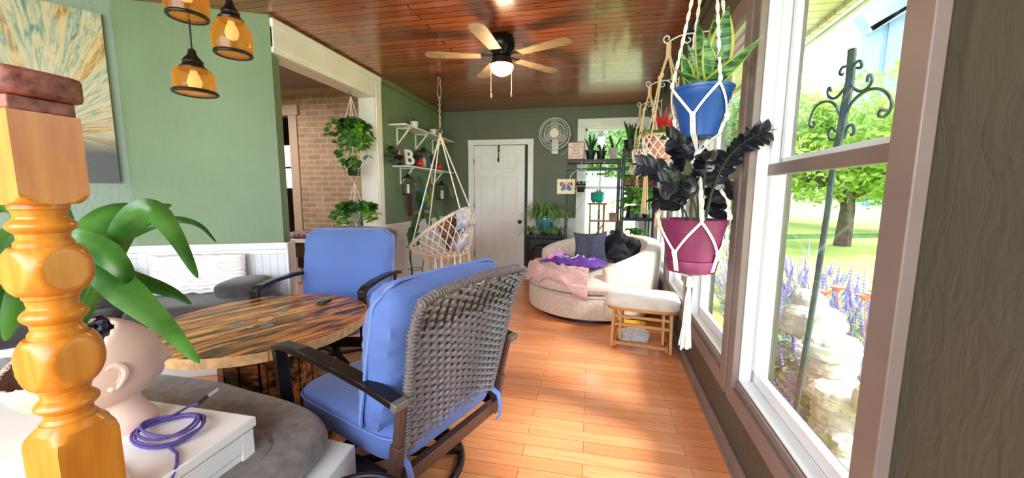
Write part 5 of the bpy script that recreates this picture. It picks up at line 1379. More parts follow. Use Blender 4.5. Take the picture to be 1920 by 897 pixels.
# ------------------------------------------------------------------ black metal shelving by the far window
rk=thing('metal_plant_shelf','long black metal shelf unit with dark wood boards across the far window','shelf',(.02,5.50,0))
def frame_unit(t_,x0,x1,y0,y1,top,boards,rails,sk=.022):
    for x in (x0,x1):
        for y in (y0,y1): MB().box(x-sk/2,x+sk/2,y-sk/2,y+sk/2,0,top-.02).build('upright',M['blackmetal'],t_,world=True)
    for z_ in boards: MB().box(x0-.015,x1+.015,y0-.015,y1+.015,z_-.022,z_).build('shelf_board',M['rackwood'],t_,world=True,bevel=.002)
    for z_ in rails:
        m=MB()
        for y in (y0,y1): m.bar(V(x0,y,z_),V(x1,y,z_),.018,.018)
        for x in (x0,x1): m.bar(V(x,y0,z_),V(x,y1,z_),.018,.018)
        m.build('cross_rail',M['blackmetal'],t_,world=True)
ZA=1.735
frame_unit(rk,-.345,.375,5.38,5.68,ZA,[ZA],[ZA-.035,ZA-.13,.30],.024)
rk2=thing('tall_plant_shelf','taller black metal shelf unit with walnut boards in the far right corner','shelf',(.60,5.2,0))
ZB=1.795
frame_unit(rk2,.405,.775,5.02,5.34,ZB,[ZB,.30],[ZB-.10,ZB-.20,ZB-.035],.022)
for y in (5.02,5.34): MB().bar(V(.405,y,.935),V(.775,y,.935),.02,.03).build('lower_rail',M['blackmetal'],rk2,world=True)
MB().box(.40,.78,5.02,5.34,.95,.956).build('wire_shelf',M['blackmetal'],rk2,world=True)
# plants on the boards
def snakepot(c,r0,r1,h_,m_,label,n=5,L=.2,w_=.035,lean=.35,name='potted_snake_plant',mt='green2',group=None,a0=0):
    t_=thing(name,label,'potted plant',c,0,group); pot(MB(),r0,r1,h_).build('pot',m_,t_)
    MB().lathe([(0,h_-.02),(r1*.9,h_-.02)],16).build('soil',M['soil'],t_)
    snake_plant(t_,(0,0,h_-.02),n,L,w_,lean,world=False,margin=False,mt=mt,a0=a0); return t_
def at(u,Y,z_): p=aY(u,300,Y); return V(p.x,Y,z_)
snakepot(at(1107,5.46,ZA+.001),.048,.072,.125,M['potblack'],'black pot with upright dark snake plant, beside the wooden text sign',6,.27,.05,.45)
snakepot(at(1127,5.46,ZA+.001),.048,.068,.115,M['potblack'],'black pot with short spreading leaves, middle of the long shelf top',7,.17,.035,.75,a0=1)
snakepot(at(1150,5.46,ZA+.001),.042,.058,.15,M['potgrey'],'tall mauve-grey pot with two broad leaves on the long shelf top',3,.24,.055,.55,a0=.1)
snakepot(at(1181,5.16,ZB+.001),.065,.088,.155,M['potblack'],'large black pot with tall snake plant on top of the corner shelf',8,.30,.055,.35)
snakepot(at(1199,5.24,ZB+.001),.05,.065,.13,mat('clear_blue_pot','#9fc3e0',.2),'pale blue pot with dark pointed leaves on the corner shelf top, behind the macrame',6,.34,.05,.4,a0=.5)
tag(MB().lathe([(0,0),(.03,0),(.035,.02),(.028,.045),(0,.05)],4,T(*at(1170,5.06,ZB+.001))@RZ(45)).build('wooden_block',M['rackwood'],None,smooth=False),'small dark wooden block at the left end of the corner shelf top','ornament')
# text sign
sp=at(1079.5,5.43,ZA+.002)
sn_=thing('text_sign','square wood-framed pink sign with black lettering on the long shelf','sign',sp)
MB().box(-.118,.118,.0,.03,0,.245).build('frame',mat('reddish_wood_frame','#6e3528',.5),sn_,bevel=.003)
MB().box(-.105,.105,-.003,.0,.012,.233).build('face',mat('blush_paper','#ecd3c9',.7),sn_)
ink=mat('black_ink','#1a1618',.6)
for txt,z_,s_ in (("I DON'T",.205,.034),('SUGARCOAT',.168,.031),('Sh*t',.125,.050),("I'M NOT",.082,.034),('WILLY WONKA',.042,.029)):
    textmesh('lettering',txt,s_,ink,sn_,T(0,-.0035,z_)@RX(90),ext=.0008,world=False)
# butterfly canvas
bf=thing('butterfly_canvas','square cream canvas with a pink and blue butterfly below the fan','picture',aY(1061,364,5.335))
MB().box(-.125,.125,-.0,.025,0,.205).build('canvas',mat('cream_canvas','#f0e2c6',.8),bf,bevel=.002)
def wing(mb,cx_,cz,rx,rz,rot,s): 
    pts=[]
    for i in range(20):
        a=2*pi*i/20; x=rx*cos(a)*(1+.15*cos(a)); z_=rz*sin(a)*(1+.25*cos(a)); pts.append((s*(cx_+x*cos(rot)-z_*sin(rot)),cz+x*sin(rot)+z_*cos(rot)))
    mb.prism(pts,0,.0008,T(0,-.0015,0)@RX(90))
pk=MB();bl2=MB();dk=MB()
for s in (-1,1):
    wing(dk,.045,.125,.042,.028,.6,s); wing(dk,.036,.075,.034,.022,-.5,s)
    for q in pk,: 
        q.M=T(0,-.0009,0); wing(q,.045,.125,.030,.018,.6,s)
    bl2.M=T(0,-.0009,0); wing(bl2,.036,.075,.026,.015,-.5,s)
dk.tube([V(0,-.003,.055),V(0,-.003,.145)],.004,6).tube(bez((0,-.003,.14),(.01,-.003,.165),(.022,-.003,.17),5),.0015,4).tube(bez((0,-.003,.14),(-.01,-.003,.165),(-.022,-.003,.17),5),.0015,4)
dk.build('butterfly_outline',mat('navy_ink','#25264a',.7),bf,smooth=False); pk.build('upper_wings',mat('pink_ink','#e0709a',.7),bf,smooth=False); bl2.build('lower_wings',mat('blue_ink','#3f8fd8',.7),bf,smooth=False)
# round hoop plant holder
ho=thing('hoop_planter','black pot of broad leaves in a thin white hoop hanger by the window edge','hanging plant',aY(1089,361,5.28))
MB().tube([V(.155*cos(a),0,.155+.155*sin(a)) for a in [2*pi*i/44 for i in range(44)]],.0035,6,closed=True).tube([V(.07*cos(a),.07*sin(a),.085) for a in [2*pi*i/24 for i in range(24)]],.003,5,closed=True).build('hoop',M['vinyl'],ho)
MB().tube([V(0,0,.31),V(0,.01,.42),V(0,.09,ZA-.1-ROOT[ho.name].translation.z)],.0015,4).build('string',M['rope'],ho)
pot(MB(),.048,.066,.115,c=(0,0,.004)).build('pot',M['potblack'],ho)
for i,(a,l) in enumerate(((0,.17),(.4,.15),(2.2,.10),(3.5,.08),(5.2,.12))):
    m=MB(); d=V(cos(a),sin(a)*.6,0); pts=bez((0,0,.11),d*l*.5+V(0,0,.19),d*l+V(0,0,.08),8); m.leaf(pts,.055,prof=lambda t:max(.05,sin(pi*t**.7)),fold=.15); m.build('leaf',M['green2' if i!=1 else 'green1'],ho)
# stepped wooden stand in front of the window, with its pots
SY=5.74
wd=thing('stepped_plant_stand','small brown wooden stepped plant stand in front of the far window','plant stand',(.17,SY,0))
wm_=mat('reddish_stand_wood','#8d5a38',.5,var=.15)
def bx_(x0,x1,z0,z1,n='board',y0=-.10,y1=.10): MB().box(x0,x1,SY+y0,SY+y1,z0,z1).build(n,wm_,wd,world=True,bevel=.002)
bx_(-.045,.235,1.105,1.128); bx_(.0,.46,.855,.875); bx_(.18,.46,.40,.42)
for x in (-.005,.195): 
    for y in (-.09,.07): bx_(x-.012,x+.012,0,1.105,'post',y,y+.022)
for y in (-.09,.07): bx_(.42,.444,0,.855,'post',y,y+.022)
m=MB(); m.bar(V(.19,SY-.095,.82),V(.05,SY-.095,.62),.02,.02); m.build('brace',wm_,wd,world=True)
tp_=thing('teal_planter','octagonal teal glazed pot with an arching spider plant on the stand','potted plant',(.095,SY,1.1295))
MB().lathe([(0,.012),(.075,.012),(.095,.045),(.098,.15),(.092,.155),(.088,.14),(0,.14)],8).build('pot',M['teal'],tp_,smooth=False)
m=MB(); 
for k in range(8): a=2*pi*k/8; m.ell((.06*cos(a),.06*sin(a),.008),(.012,.012,.0078),None,8,6)
m.build('pebble_feet',M['potwhite'],tp_)
spider((0,0,.14),34,.26,tp_,'spider',w=.016,world=False)
m=MB()
for (a,l,z_) in ((.1,.42,-.10),(-.3,.55,-.22),(2.9,.30,-.05),(3.3,.35,-.42)):
    m.tube(bez((0,0,.15),(cos(a)*l*.5,-.05,.22),(cos(a)*l,-.08+.02*sin(a),.15+z_),10),.0022,5)
m.build('runners',M['spider'],tp_)
t_=thing('square_pot','square taupe pot with a spindly shoot on the lower step of the stand','potted plant',(.335,SY-.02,.876))
MB().lathe([(0,0),(.085,0),(.09,.11),(.082,.11),(.08,.09),(0,.09)],4,RZ(45)).build('pot',mat('taupe_stone','#7d6552',.8,var=.15),t_,smooth=False)
m=MB(); m.tube(bez((0,0,.09),(-.03,0,.22),(-.01,-.02,.34),8),.003,5); 
for k in range(7): ovate(m,V(-.02+.01*k*.3,-.01,.14+.03*k),V(cos(k*2.4),sin(k*2.4),.3),V(0,0,1),.07,.035)
m.build('stem_and_leaves',M['green1'],t_)
t_=thing('small_white_pot','small white square pot with cactus on the low shelf of the stand','potted plant',(.33,SY-.02,.42)); pot(MB(),.05,.06,.26).build('pot',M['potwhite'],t_)
MB().ell((0,0,.28),(.045,.045,.035),None,12,8,nz=.1,nsc=20).build('cactus',M['green2'],t_)
# crate of plants on the corner unit
ck=thing('hanging_crate_planter','reclaimed wood planter box of green plants in the corner shelf','planter',(.59,5.10,1.36))
MB().box(-.185,.185,-.08,.08,0,.012).box(-.185,.185,-.08,-.068,0,.125).box(-.185,.185,.068,.08,0,.125).box(-.185,-.173,-.08,.08,0,.125).box(.173,.185,-.08,.08,0,.125).build('box',M['crate'],ck,bevel=.002)
MB().box(-.095,-.075,-.084,-.08,.015,.11).build('metal_clasp',M['blackmetal'],ck)
MB().box(-.17,.17,-.066,.066,.03,.11).build('soil',M['soil'],ck)
m=MB()
for s in (-1,1): m.tube([V(s*.16,0,.12),V(s*.10,0,.335)],.003,5)
m.build('hanging_cord',M['blackmetal'],ck)
vines((-.10,0,.11),10,.05,ck,'green1',leafL=.07,world=False,spread=.07,k=4); vines((.06,0,.11),14,.02,ck,'green2',leafL=.08,world=False,spread=.08,k=4)
hb=thing('hanging_black_pot','black hanging pot of variegated pothos below the wooden crate','hanging plant',(.60,5.14,1.14))
pot(MB(),.075,.10,.17).build('pot',M['potblack'],hb)
vines((0,0,.17),18,.26,hb,'green1',leafL=.10,world=False,spread=.15,k=5)
m=MB()
for k in range(3): a=2*pi*k/3; m.tube([V(.1*cos(a),.1*sin(a),.165),V(0,0,.222)],.0025,5)
m.build('hanger_wire',M['blackmetal'],hb)
t_=thing('plain_black_pot','plain black flared pot upside down on the corner shelf wire rack','pot',(.54,5.14,.9565)); MB().lathe([(0,0),(.088,0),(.088,.012),(.065,.155),(0,.155)],24).build('body',M['potblack'],t_)
t_=thing('white_flowering_plant','white speckled foliage plant right of the plain black pot','potted plant',(.70,5.14,.9565)); pot(MB(),.03,.04,.05).build('pot',M['potblack'],t_)
m=MB()
for k in range(60):
    a=random.uniform(0,6.28); e=random.uniform(.1,1.5); d=V(cos(a)*cos(e),sin(a)*cos(e),sin(e))*random.uniform(.06,.17); ovate(m,V(0,0,.05)+d,d,V(0,0,1),.04,.024)
    m.tube([V(0,0,.04),V(0,0,.05)+d],.001,3)
m.build('foliage',mat('white_green_leaf','#dfe6df',.6,col2='#7f9a80',vs=30),t_)
t_=thing('broadleaf_plant','broad-leaved green plant in a black pot below the wire rack','potted plant',(.60,5.12,.50)); pot(MB(),.07,.09,.15).build('pot',M['potblack'],t_)
MB().lathe([(0,-.2),(.1,-.2),(.1,-.0),(0,-.0)],4,RZ(45)).build('riser',M['rackwood'],t_,smooth=False)
for k in range(13):
    a=k*2.4; l=.22*random.uniform(.7,1.1); d=V(cos(a),sin(a)*.7,0); m=MB(); pts=bez((0,0,.14),d*l*.4+V(0,0,.38),d*l+V(0,0,.26+random.uniform(-.05,.05)),8); m.leaf(pts,.085,prof=lambda t:max(.05,sin(pi*t**.7)),fold=.15); m.build('leaf',M['green2' if k%2 else 'green1'],t_)
# slender dark branch across the window
tag(MB().tube([V(-.02,5.40,.92),V(.25,5.40,1.12),V(.36,5.405,1.18)],.0035,5).build('bamboo_stick',M['rackwood']),'thin dark stick leaning across the window in front of the wooden stand','stick')
# ------------------------------------------------------------------ curtain rod with hooks on the window wall
cr_=thing('curtain_rod','long black curtain rod high above the window wall','curtain rod',rw(-.06,4.3,2.47),-AL)
MB().tube([V(0,-2.9,0),V(0,1.6,0)],.011,10).build('rod',M['blackmetal'],cr_); MB().tube([V(0,-2.9,-.0),V(0,-2.93,0)],.02,10).build('finial',M['blackmetal'],cr_)
for y in (-2.3,-1.0,.3,1.45): MB().box(.03,.06,y-.012,y+.012,-.09,.05).box(-.01,.04,y-.006,y+.006,-.018,-.006).build('rod_bracket',M['blackmetal'],cr_)
# scroll brackets with macrame baskets
def scroll_bracket(s,u,v,label):
    """white scrolled iron bracket reaching from the wall to the point seen at (u,v)"""
    Y=s; tip=aY(u,v,Y); base=None
    q=RW.inverted()@tip; L_=-q.x; z_=tip.z
    t_=thing('scroll_bracket',label,'bracket',rw(0,q.y,z_-.10),-AL,'white scroll brackets on the window wall')
    m=MB(); ux=(-1,0,0); uz=(0,0,1)
    m.tube([V(-.004,0,.13),V(-L_*.45,0,.125)],.005,6).tube(bez((-L_*.45,0,.125),(-L_*.75,0,.13),(-L_,0,.085),8),.005,6)
    m.tube(spiral((-L_-.012,0,.105),.028,.009,-100,230,ux,uz),.0045,6)
    m.tube(bez((-.004,0,-.06),(-.03,0,.10),(-L_*.42,0,.12),10),.0045,6)
    m.tube(spiral((-L_*.55,0,.09),.030,.009,60,-260,ux,uz),.0045,6)
    m.build('scroll_arm',M['vinyl'],t_); MB().box(-.006,0,-.012,.012,-.08,.15).build('wall_plate',M['vinyl'],t_)
    return V(tip.x,tip.y,tip.z-.02)
def basket_hanger(top,zb,r_,h_,tail,label,plantlabel,red=False,tier=False):
    t_=thing('macrame_basket',label,'plant hanger',V(top.x,top.y,zb-.02))
    m=MB(); kz=top.z-.20
    m.tube([top,top+V(0,0,-.10)],.016,8)
    for k in range(4):
        a=pi/4+pi/2*k; p=V(top.x+r_*cos(a),top.y+r_*sin(a),zb+h_)
        for j in (-1,1): m.tube([top+V(.006*j,0,-.06),lerp(top,p,.35)+V(.01*cos(a),.01*sin(a)+.005*j,0),lerp(top,p,.75)+V(0,.004*j,0),p],.0045,5)
        m.ell(lerp(top,p,.35)+V(.01*cos(a),.01*sin(a),0),(.012,.012,.02),None,8,6); m.ell(lerp(top,p,.8),(.010,.010,.016),None,8,6)
    for zz_ in (zb+h_,zb+h_*.98): m.tube([V(top.x+r_*cos(a),top.y+r_*sin(a),zz_) for a in [2*pi*i/32 for i in range(32)]],.006,6,closed=True)
    m.build('suspension_cords',M['tanrope'],t_,world=True)
    n_=MB(); N=14
    for i in range(N):
        for s in (-1,1):
            pts=[]
            for k in range(9):
                v=k/8; a=2*pi*(i+s*v*2)/N; rr=r_*(1-.25*v**2.5); pts.append(V(top.x+rr*cos(a),top.y+rr*sin(a),zb+h_*(1-v)))
            n_.tube(pts,.004,5)
    for i in range(N): a=2*pi*i/N; n_.tube([V(top.x+r_*.75*cos(a),top.y+r_*.75*sin(a),zb),V(top.x,top.y,zb-.045)],.0035,5)
    n_.build('basket_net',M['rope'],t_,world=True)
    ts=MB(); b0=V(top.x,top.y,zb-.04); ts.lathe([(0,.03),(.016,.02),(.02,0),(.016,-.02),(0,-.02)],10,T(*b0))
    for j in range(16):
        a=random.uniform(0,6.28); ts.tube([b0,b0+V(.014*cos(a),.014*sin(a),-.06),b0+V(.03*cos(a),.03*sin(a),-tail*random.uniform(.88,1.05))],.0045,4)
    ts.build('tassel',M['tanrope'],t_,world=True)
    p_=thing('bromeliad_pot',plantlabel,'potted plant',V(top.x,top.y,zb-.005))
    pot(MB(),r_*.5,r_*.66,h_*.8).build('pot',mat('coral_pot','#e3a08a',.5),p_)
    c=V(0,0,h_*.8)
    for k in range(9):
        a=k*2.4+.3; l=.20*random.uniform(.8,1.15); d=V(cos(a),sin(a),0); mb=MB(); mb.leaf(bez(c,c+d*l*.45+V(0,0,l*.7),c+d*l+V(0,0,l*.08),8),.045,prof=lambda t:max(.04,(1-t**2.5)),fold=.2); mb.build('leaf',M['green1'],p_)
    if red:
        mb=MB()
        for k in range(16): a=k*2.4; d=V(cos(a)*.08,sin(a)*.08,.16+.05*random.random()); mb.leaf([c,c+d*.6,c+d],.025,prof=lambda t:max(.05,(.4+t)*(1-t)*2),fold=.1)
        mb.build('flower',M['red'],p_)
t1=scroll_bracket(2.72,1255,74,'nearest white scroll bracket on the window wall'); t2=scroll_bracket(3.85,1219,158,'middle white scroll bracket on the window wall'); t3=scroll_bracket(5.0,1201,196,'farthest white scroll bracket on the window wall')
basket_hanger(V(t1.x,t1.y,t1.z),1.50,.135,.145,.42,'nearest cream macrame basket hanger on the window wall','green and red bromeliad in the nearest macrame basket',True)
basket_hanger(V(t2.x,t2.y,t2.z),1.545,.135,.13,.42,'second cream macrame basket hanger, left of the nearest one','bromeliad in a coral pot in the second macrame basket',True)
basket_hanger(V(t3.x,t3.y,t3.z),1.52,.10,.10,.25,'farthest slim macrame hanger beside the corner shelf','small bromeliad in the farthest macrame hanger',False)
# ------------------------------------------------------------------ blue and plum pots on one macrame hanger, nearest the camera
HX,HY=.475,1.90
mh=thing('macrame_hanger','two-tier white cord macrame hanger holding the blue and plum pots','plant hanger',(HX,HY,.50))
PB=(.075,.125,.215,1.515); PP=(.095,.145,.245,.90)   # r0,r1,h,zbase
m=MB(); TOP=V(HX,HY,2.50); NB=V(HX,HY,PB[3]-.075)
def twist(mb,pts,r_,n=2,turn=60):
    """rope of two strands twisted round each other"""
    pts=[Vector(p) for p in pts]; L_=sum((pts[i+1]-pts[i]).length for i in range(len(pts)-1)); N=max(12,int(L_/.008))
    cum=[0]
    for i in range(len(pts)-1): cum.append(cum[-1]+(pts[i+1]-pts[i]).length)
    def P(s_):
        for i in range(len(pts)-1):
            if s_<=cum[i+1]+1e-9: return lerp(pts[i],pts[i+1],(s_-cum[i])/(cum[i+1]-cum[i]+1e-9)),(pts[i+1]-pts[i]).normalized()
        return pts[-1],(pts[-1]-pts[-2]).normalized()
    for k in range(n):
        out=[]
        for i in range(N+1):
            p,d=P(L_*i/N); a=d.cross(V(0,1,0.2)).normalized(); b=a.cross(d); t=turn*L_*i/N+2*pi*k/n
            out.append(p+a*(r_*cos(t))+b*(r_*sin(t)))
        mb.tube(out,r_*.95,5)
def near_cradle(mb,r0,r1,h_,z0,top,bot,a0,knot=.42,n=4):
    for k in range(n):
        a=a0+2*pi*k/n; rr=r1+.012; rim=V(HX+rr*cos(a),HY+rr*sin(a),z0+h_*1.0)
        up_=V(HX+(rr*.9)*cos(a),HY+rr*.9*sin(a),z0+h_*1.35)
        twist(mb,[top,up_,rim],.0042)
        mb.ell(rim+V(0,0,.012),(.010,.010,.016),None,10,8)
        for s in (-1,1):
            b=a+s*pi/n; zk=z0+h_*knot; rk_=r0+(r1-r0)*knot+.012
            kn=V(HX+rk_*cos(b),HY+rk_*sin(b),zk)
            pts=[]
            for i in range(7):
                t=i/6; ang=a+(b-a)*t; zz_=rim.z+(zk-rim.z)*t; f_=(zz_-z0)/h_; r_=r0+(r1-r0)*f_+.010; pts.append(V(HX+r_*cos(ang),HY+r_*sin(ang),zz_))
            mb.tube(pts,.0038,6); mb.tube([p+V(0,0,-.0075) for p in pts],.0038,6)
        b=a+pi/n; rk_=r0+(r1-r0)*knot+.014; kn=V(HX+rk_*cos(b),HY+rk_*sin(b),z0+h_*knot)
        mb.ell(kn,(.013,.013,.013),None,12,8); mb.ell(kn+V(0,0,-.014),(.010,.010,.012),None,10,8)
        for j in (-1,0,1):
            off=V(-sin(b),cos(b),0)*.008*j
            mb.tube([kn+off,V(HX+(r0+.012)*cos(b),HY+(r0+.012)*sin(b),z0+.012)+off,V(HX+r0*.8*cos(b),HY+r0*.8*sin(b),z0-.006)+off,bot],.0038,6)
near_cradle(m,*PB,TOP,NB,a0=radians(-75))
m.lathe([(0,.03),(.012,.025),(.016,0),(.012,-.03),(0,-.03)],12,T(*NB))
NP_=V(HX,HY,PP[3]-.03); near_cradle(m,*PP,NB,NP_,a0=radians(-92),knot=.40)
m.build('cords',M['rope'],mh,world=True)
ts=MB(); ts.lathe([(0,.01),(.014,.0),(.016,-.05),(0,-.05)],12,T(*NP_))
for j in range(26):
    a=random.uniform(0,6.28); q=random.uniform(.3,1); ts.tube([NP_+V(0,0,-.03),NP_+V(.014*q*cos(a),.014*q*sin(a),-.10),NP_+V(.022*q*cos(a),.022*q*sin(a),-.25),NP_+V(.036*q*cos(a),.036*q*sin(a),-.355*random.uniform(.95,1.04))],.0042,5)
ts.build('tassel',mat('white_cotton','#f1eee6',.9,bs=100,bst=.4),mh,world=True)
MB().tube(arc((HX,HY,2.53),.02,-80,200,10,('x','z'))+[V(HX-.02,HY,2.60)],.004,6).build('ceiling_hook',M['vinyl'],mh,world=True)
bpt=thing('snake_plant','yellow-edged snake plant in the blue plastic hanging pot','potted plant',(HX,HY,PB[3]+.001))
r0,r1,h_,_=PB
MB().lathe([(0,0),(r0*.9,0),(r0,.006),(r0+.004,.03),(r1*.93,h_*.78),(r1*.95,h_*.79),(r1,h_*.93),(r1+.006,h_*.94),(r1+.008,h_),(r1-.002,h_),(r1-.01,h_-.02),(0,h_-.02)],48).build('pot',M['potblue'],bpt)
MB().lathe([(0,h_-.018),(r1*.9,h_-.018)],24).build('soil',M['soil'],bpt)
# leaves: tip pixels and distances measured from the photograph
base=V(HX,HY,PB[3]+h_-.02)
spec=[((1366,12),1.86,.082,0),((1432,66),1.70,.052,.25),((1308,40),1.95,.045,0),((1346,15),2.0,.055,0),((1277,98),1.80,.045,0),((1320,65),1.80,.058,.1),((1335,63),1.88,.05,0),((1372,75),2.0,.04,0),((1355,85),1.74,.035,0),((1392,110),1.98,.055,.12),((1266,130),1.78,.03,0),((1289,82),1.92,.04,0),((1300,150),1.76,.03,0)]
def snake_leaf(parent,b,tip,w_,sag,tw):
    tip=Vector(tip); mid=lerp(b,tip,.5)+V(0,0,-sag*.25)+V((b.x-tip.x)*.20,(b.y-tip.y)*.2,.0)
    pts=bez(b,mid,tip,14); pr=lambda t:max(.015,(.50+.65*sin(pi*min(1,t*.9+.05)))*(1-t**5))
    sd=V(cos(tw),sin(tw),0.05); mb=MB(); mb.leaf(pts,w_,side=sd,prof=pr,fold=.14)
    lf=mb.build('leaf',M['snakeband'],parent,world=True,solid=.002); e=MB()
    for s in (-1,1):
        ed=[];ei=[]
        for k_,p in enumerate(pts):
            t=k_/14; dd=(pts[min(k_+1,14)]-pts[max(k_-1,0)]).normalized(); aa=(sd-dd*sd.dot(dd)).normalized(); nn_=aa.cross(dd); wd_=w_*pr(t)
            ed.append(p+aa*(s*wd_/2)+nn_*(wd_*.14)); ei.append(p+aa*(s*wd_*.40)+nn_*(wd_*.112))
        e.tube([(a_+b_)/2 for a_,b_ in zip(ed,ei)],[max(.0008,w_*pr(k_/14)*.075) for k_ in range(15)],6,flat=.5,up=(0,1,0))
    e.build('leaf_margin',M['snake_edge'],lf,world=True)
def snakeband():
    m_,t,b=newmat('snake_leaf_banded'); v=coords(t,(6,6,46)); n=nd(t,'ShaderNodeTexNoise',Scale=1.0,Detail=4.0,Distortion=1.2); t.links.new(v,n.inputs['Vector'])
    t.links.new(ramp(t,n.outputs['Fac'],[(.38,hexc('#1f4527')),(.5,hexc('#3f7440')),(.62,hexc('#7fa968'))]),b.inputs['Base Color']); b.inputs['Roughness'].default_value=.32; return m_
M['snakeband']=snakeband()
for i,((u,v),dst,w_,sag) in enumerate(spec):
    tip=d3(u,v,sqrt(1)*dst*1.0) if False else aY(u,v,dst)
    a=i*2.4; b=base+V(.05*cos(a),.035*sin(a),-.0)
    snake_leaf(bpt,b,tip,w_*1.1,sag,random.uniform(-.5,.5))
pz=thing('raven_zz_plant','near-black glossy raven plant in the plum plastic hanging pot','potted plant',(HX,HY,PP[3]+.001))
r0,r1,h_,_=PP
MB().lathe([(0,0),(r0*.9,0),(r0,.006),(r0+.012,h_*.23),(r0+.016,h_*.24),(r1*.90,h_*.76),(r1*.915,h_*.765),(r1*.92,h_*.80),(r1*.935,h_*.805),(r1*.965,h_*.95),(r1,h_),(r1-.006,h_),(r1-.012,h_-.02),(0,h_-.02)],48).build('pot',M['potpurple'],pz)
MB().lathe([(r0+.010,0),(r0+.022,.05),(r0+.020,.055),(0,.055)],48).build('saucer',M['potpurple'],pz)
MB().lathe([(0,h_-.018),(r1*.9,h_-.018)],24).build('soil',M['soil'],pz)
base=V(HX,HY,PP[3]+h_-.02)
zs=[((1430,250),1.72,.012,[.30]),((1205,310),1.80,.008,[]),((1248,340),1.72,.008,[]),((1262,262),1.86,.007,[]),((1275,290),1.95,.007,[]),((1368,355),1.98,.006,[]),((1232,375),1.85,.006,[]),((1305,275),2.02,.007,[]),((1352,395),2.0,.005,[]),((1290,330),1.75,.006,[]),((1325,300),1.82,.008,[])]
for i,((u,v),Y_,rs,_) in enumerate(zs):
    tip=aY(u,v,Y_); a=i*2.4; b=base+V(.05*cos(a),.05*sin(a),0)
    pts=bez(b,b+V((tip.x-b.x)*.12,(tip.y-b.y)*.2,(tip.z-b.z)*.82+.03),tip,22)
    st2=MB().tube(pts,[rs*.55*(1-.75*k/22)+.0012 for k in range(23)],7).build('stem',leaf_mat('raven_stem','#3c4a34','#27281f',trans=0) if i==0 else bpy.data.materials['raven_stem'],pz,world=True)
    lf=MB(); k0=9 if i else 6; step=1
    for k in range(k0,23,1):
        p=pts[k]; d=(pts[min(k+1,22)]-pts[k-1]).normalized(); sd=d.cross(V(.2,-1,.25)).normalized()
        sg2=1 if k%2 else -1; dd=(sd*sg2*.9+d*.65+V(random.uniform(-.25,.25),random.uniform(-.45,.25),random.uniform(-.15,.15))).normalized()
        ovate(lf,p,dd,V(random.uniform(-.3,.3),-1,.5).normalized(),.070*random.uniform(.85,1.15),.042,curl=.10)
        if rs>.0065: ovate(lf,p,(sd*-sg2*.8+d*.8+V(0,random.uniform(-.5,.5),0)).normalized(),V(.2,-1,.3).normalized(),.064*random.uniform(.85,1.1),.040,curl=.10)
    ovate(lf,pts[-1],(pts[-1]-pts[-2]),V(0,-.5,1).normalized(),.06,.03)
    lf.build('leaflets',M['raven'],st2,world=True)

# ------------------------------------------------------------------ outdoors
GZ=-.45
def lawnmat():
    m_,t,b=newmat('sunlit_lawn'); v=coords(t); n=nd(t,'ShaderNodeTexNoise',Scale=.35,Detail=8.0,Roughness=.7); t.links.new(v,n.inputs['Vector'])
    t.links.new(ramp(t,n.outputs['Fac'],[(.35,hexc('#93ac52')),(.55,hexc('#b2c968')),(.7,hexc('#c9d878'))]),b.inputs['Base Color']); b.inputs['Roughness'].default_value=.9; return m_
m=MB(); m.add([(-60,-30,GZ),(120,-30,GZ),(120,160,GZ),(-60,160,GZ)],[(0,1,2,3)])
tag(m.build('lawn',lawnmat(),None),'sunlit yellow-green lawn outside the windows','grass','',None); bpy.data.objects['lawn']['kind']='structure'; del bpy.data.objects['lawn']['label']; del bpy.data.objects['lawn']['category']
A=aZ(1400,398,GZ); B=aZ(1720,402,GZ); d=(B-A).normalized(); nr=V(-d.y,d.x,0)
m=MB(); m.add([A-d*40-nr*3+V(0,0,.02),B+d*40-nr*3+V(0,0,.02),B+d*40+nr*9+V(0,0,.02),A-d*40+nr*9+V(0,0,.02)],[(0,1,2,3)])
o=m.build('road',mat('pale_asphalt','#b9b3b0',.9,var=.05)); o['kind']='structure'
A2=aZ(1300,450,GZ); B2=aZ(1720,446,GZ); d=(B2-A2).normalized(); nr=V(-d.y,d.x,0)
m=MB(); m.add([A2-d*20+V(0,0,.01),B2+d*20+V(0,0,.01),B2+d*20+nr*1.6+V(0,0,.01),A2-d*20+nr*1.6+V(0,0,.01)],[(0,1,2,3)])
o=m.build('ditch_strip',mat('rough_grass','#4f7a34',.95,var=.4,vs=1)); o['kind']='structure'
m=MB(RW); m.box(.14,.74,-2.5,7,2.40,2.43).box(.72,.76,-2.5,7,2.37,2.46)
o=m.build('porch_soffit',plank_mat('cream_vinyl_soffit','#efe8cc','#e8e0c4','#b0a888',30,.10,.5,grain=.05,coat=0,rot=0,gap=.003),None); o['kind']='structure'
tag(MB(RW).tube([V(.785,-2.4,2.36),V(.785,7,2.36)],.018,8).build('gutter_pipe',M['vinyl']),None,None,None,'structure')
M['rock']=mat('pale_limestone','#d6d0c4',.9,var=.22,vs=5,bs=8,bst=1.0,bd=.05)
rocks=[(1518,566,34,19),(1523,604,56,27),(1560,652,54,24),(1556,686,50,20),(1548,712,46,12),(1575,738,74,22),(1588,778,66,26),(1596,822,74,28),(1604,868,80,28),(1615,925,90,34),(1632,752,30,30),(1494,690,40,48),(1496,790,44,60),(1500,900,60,70)]
ords=['topmost','second from the top','third','fourth','fifth, thin flat','sixth, wide','seventh','eighth','ninth','lowest, broad']
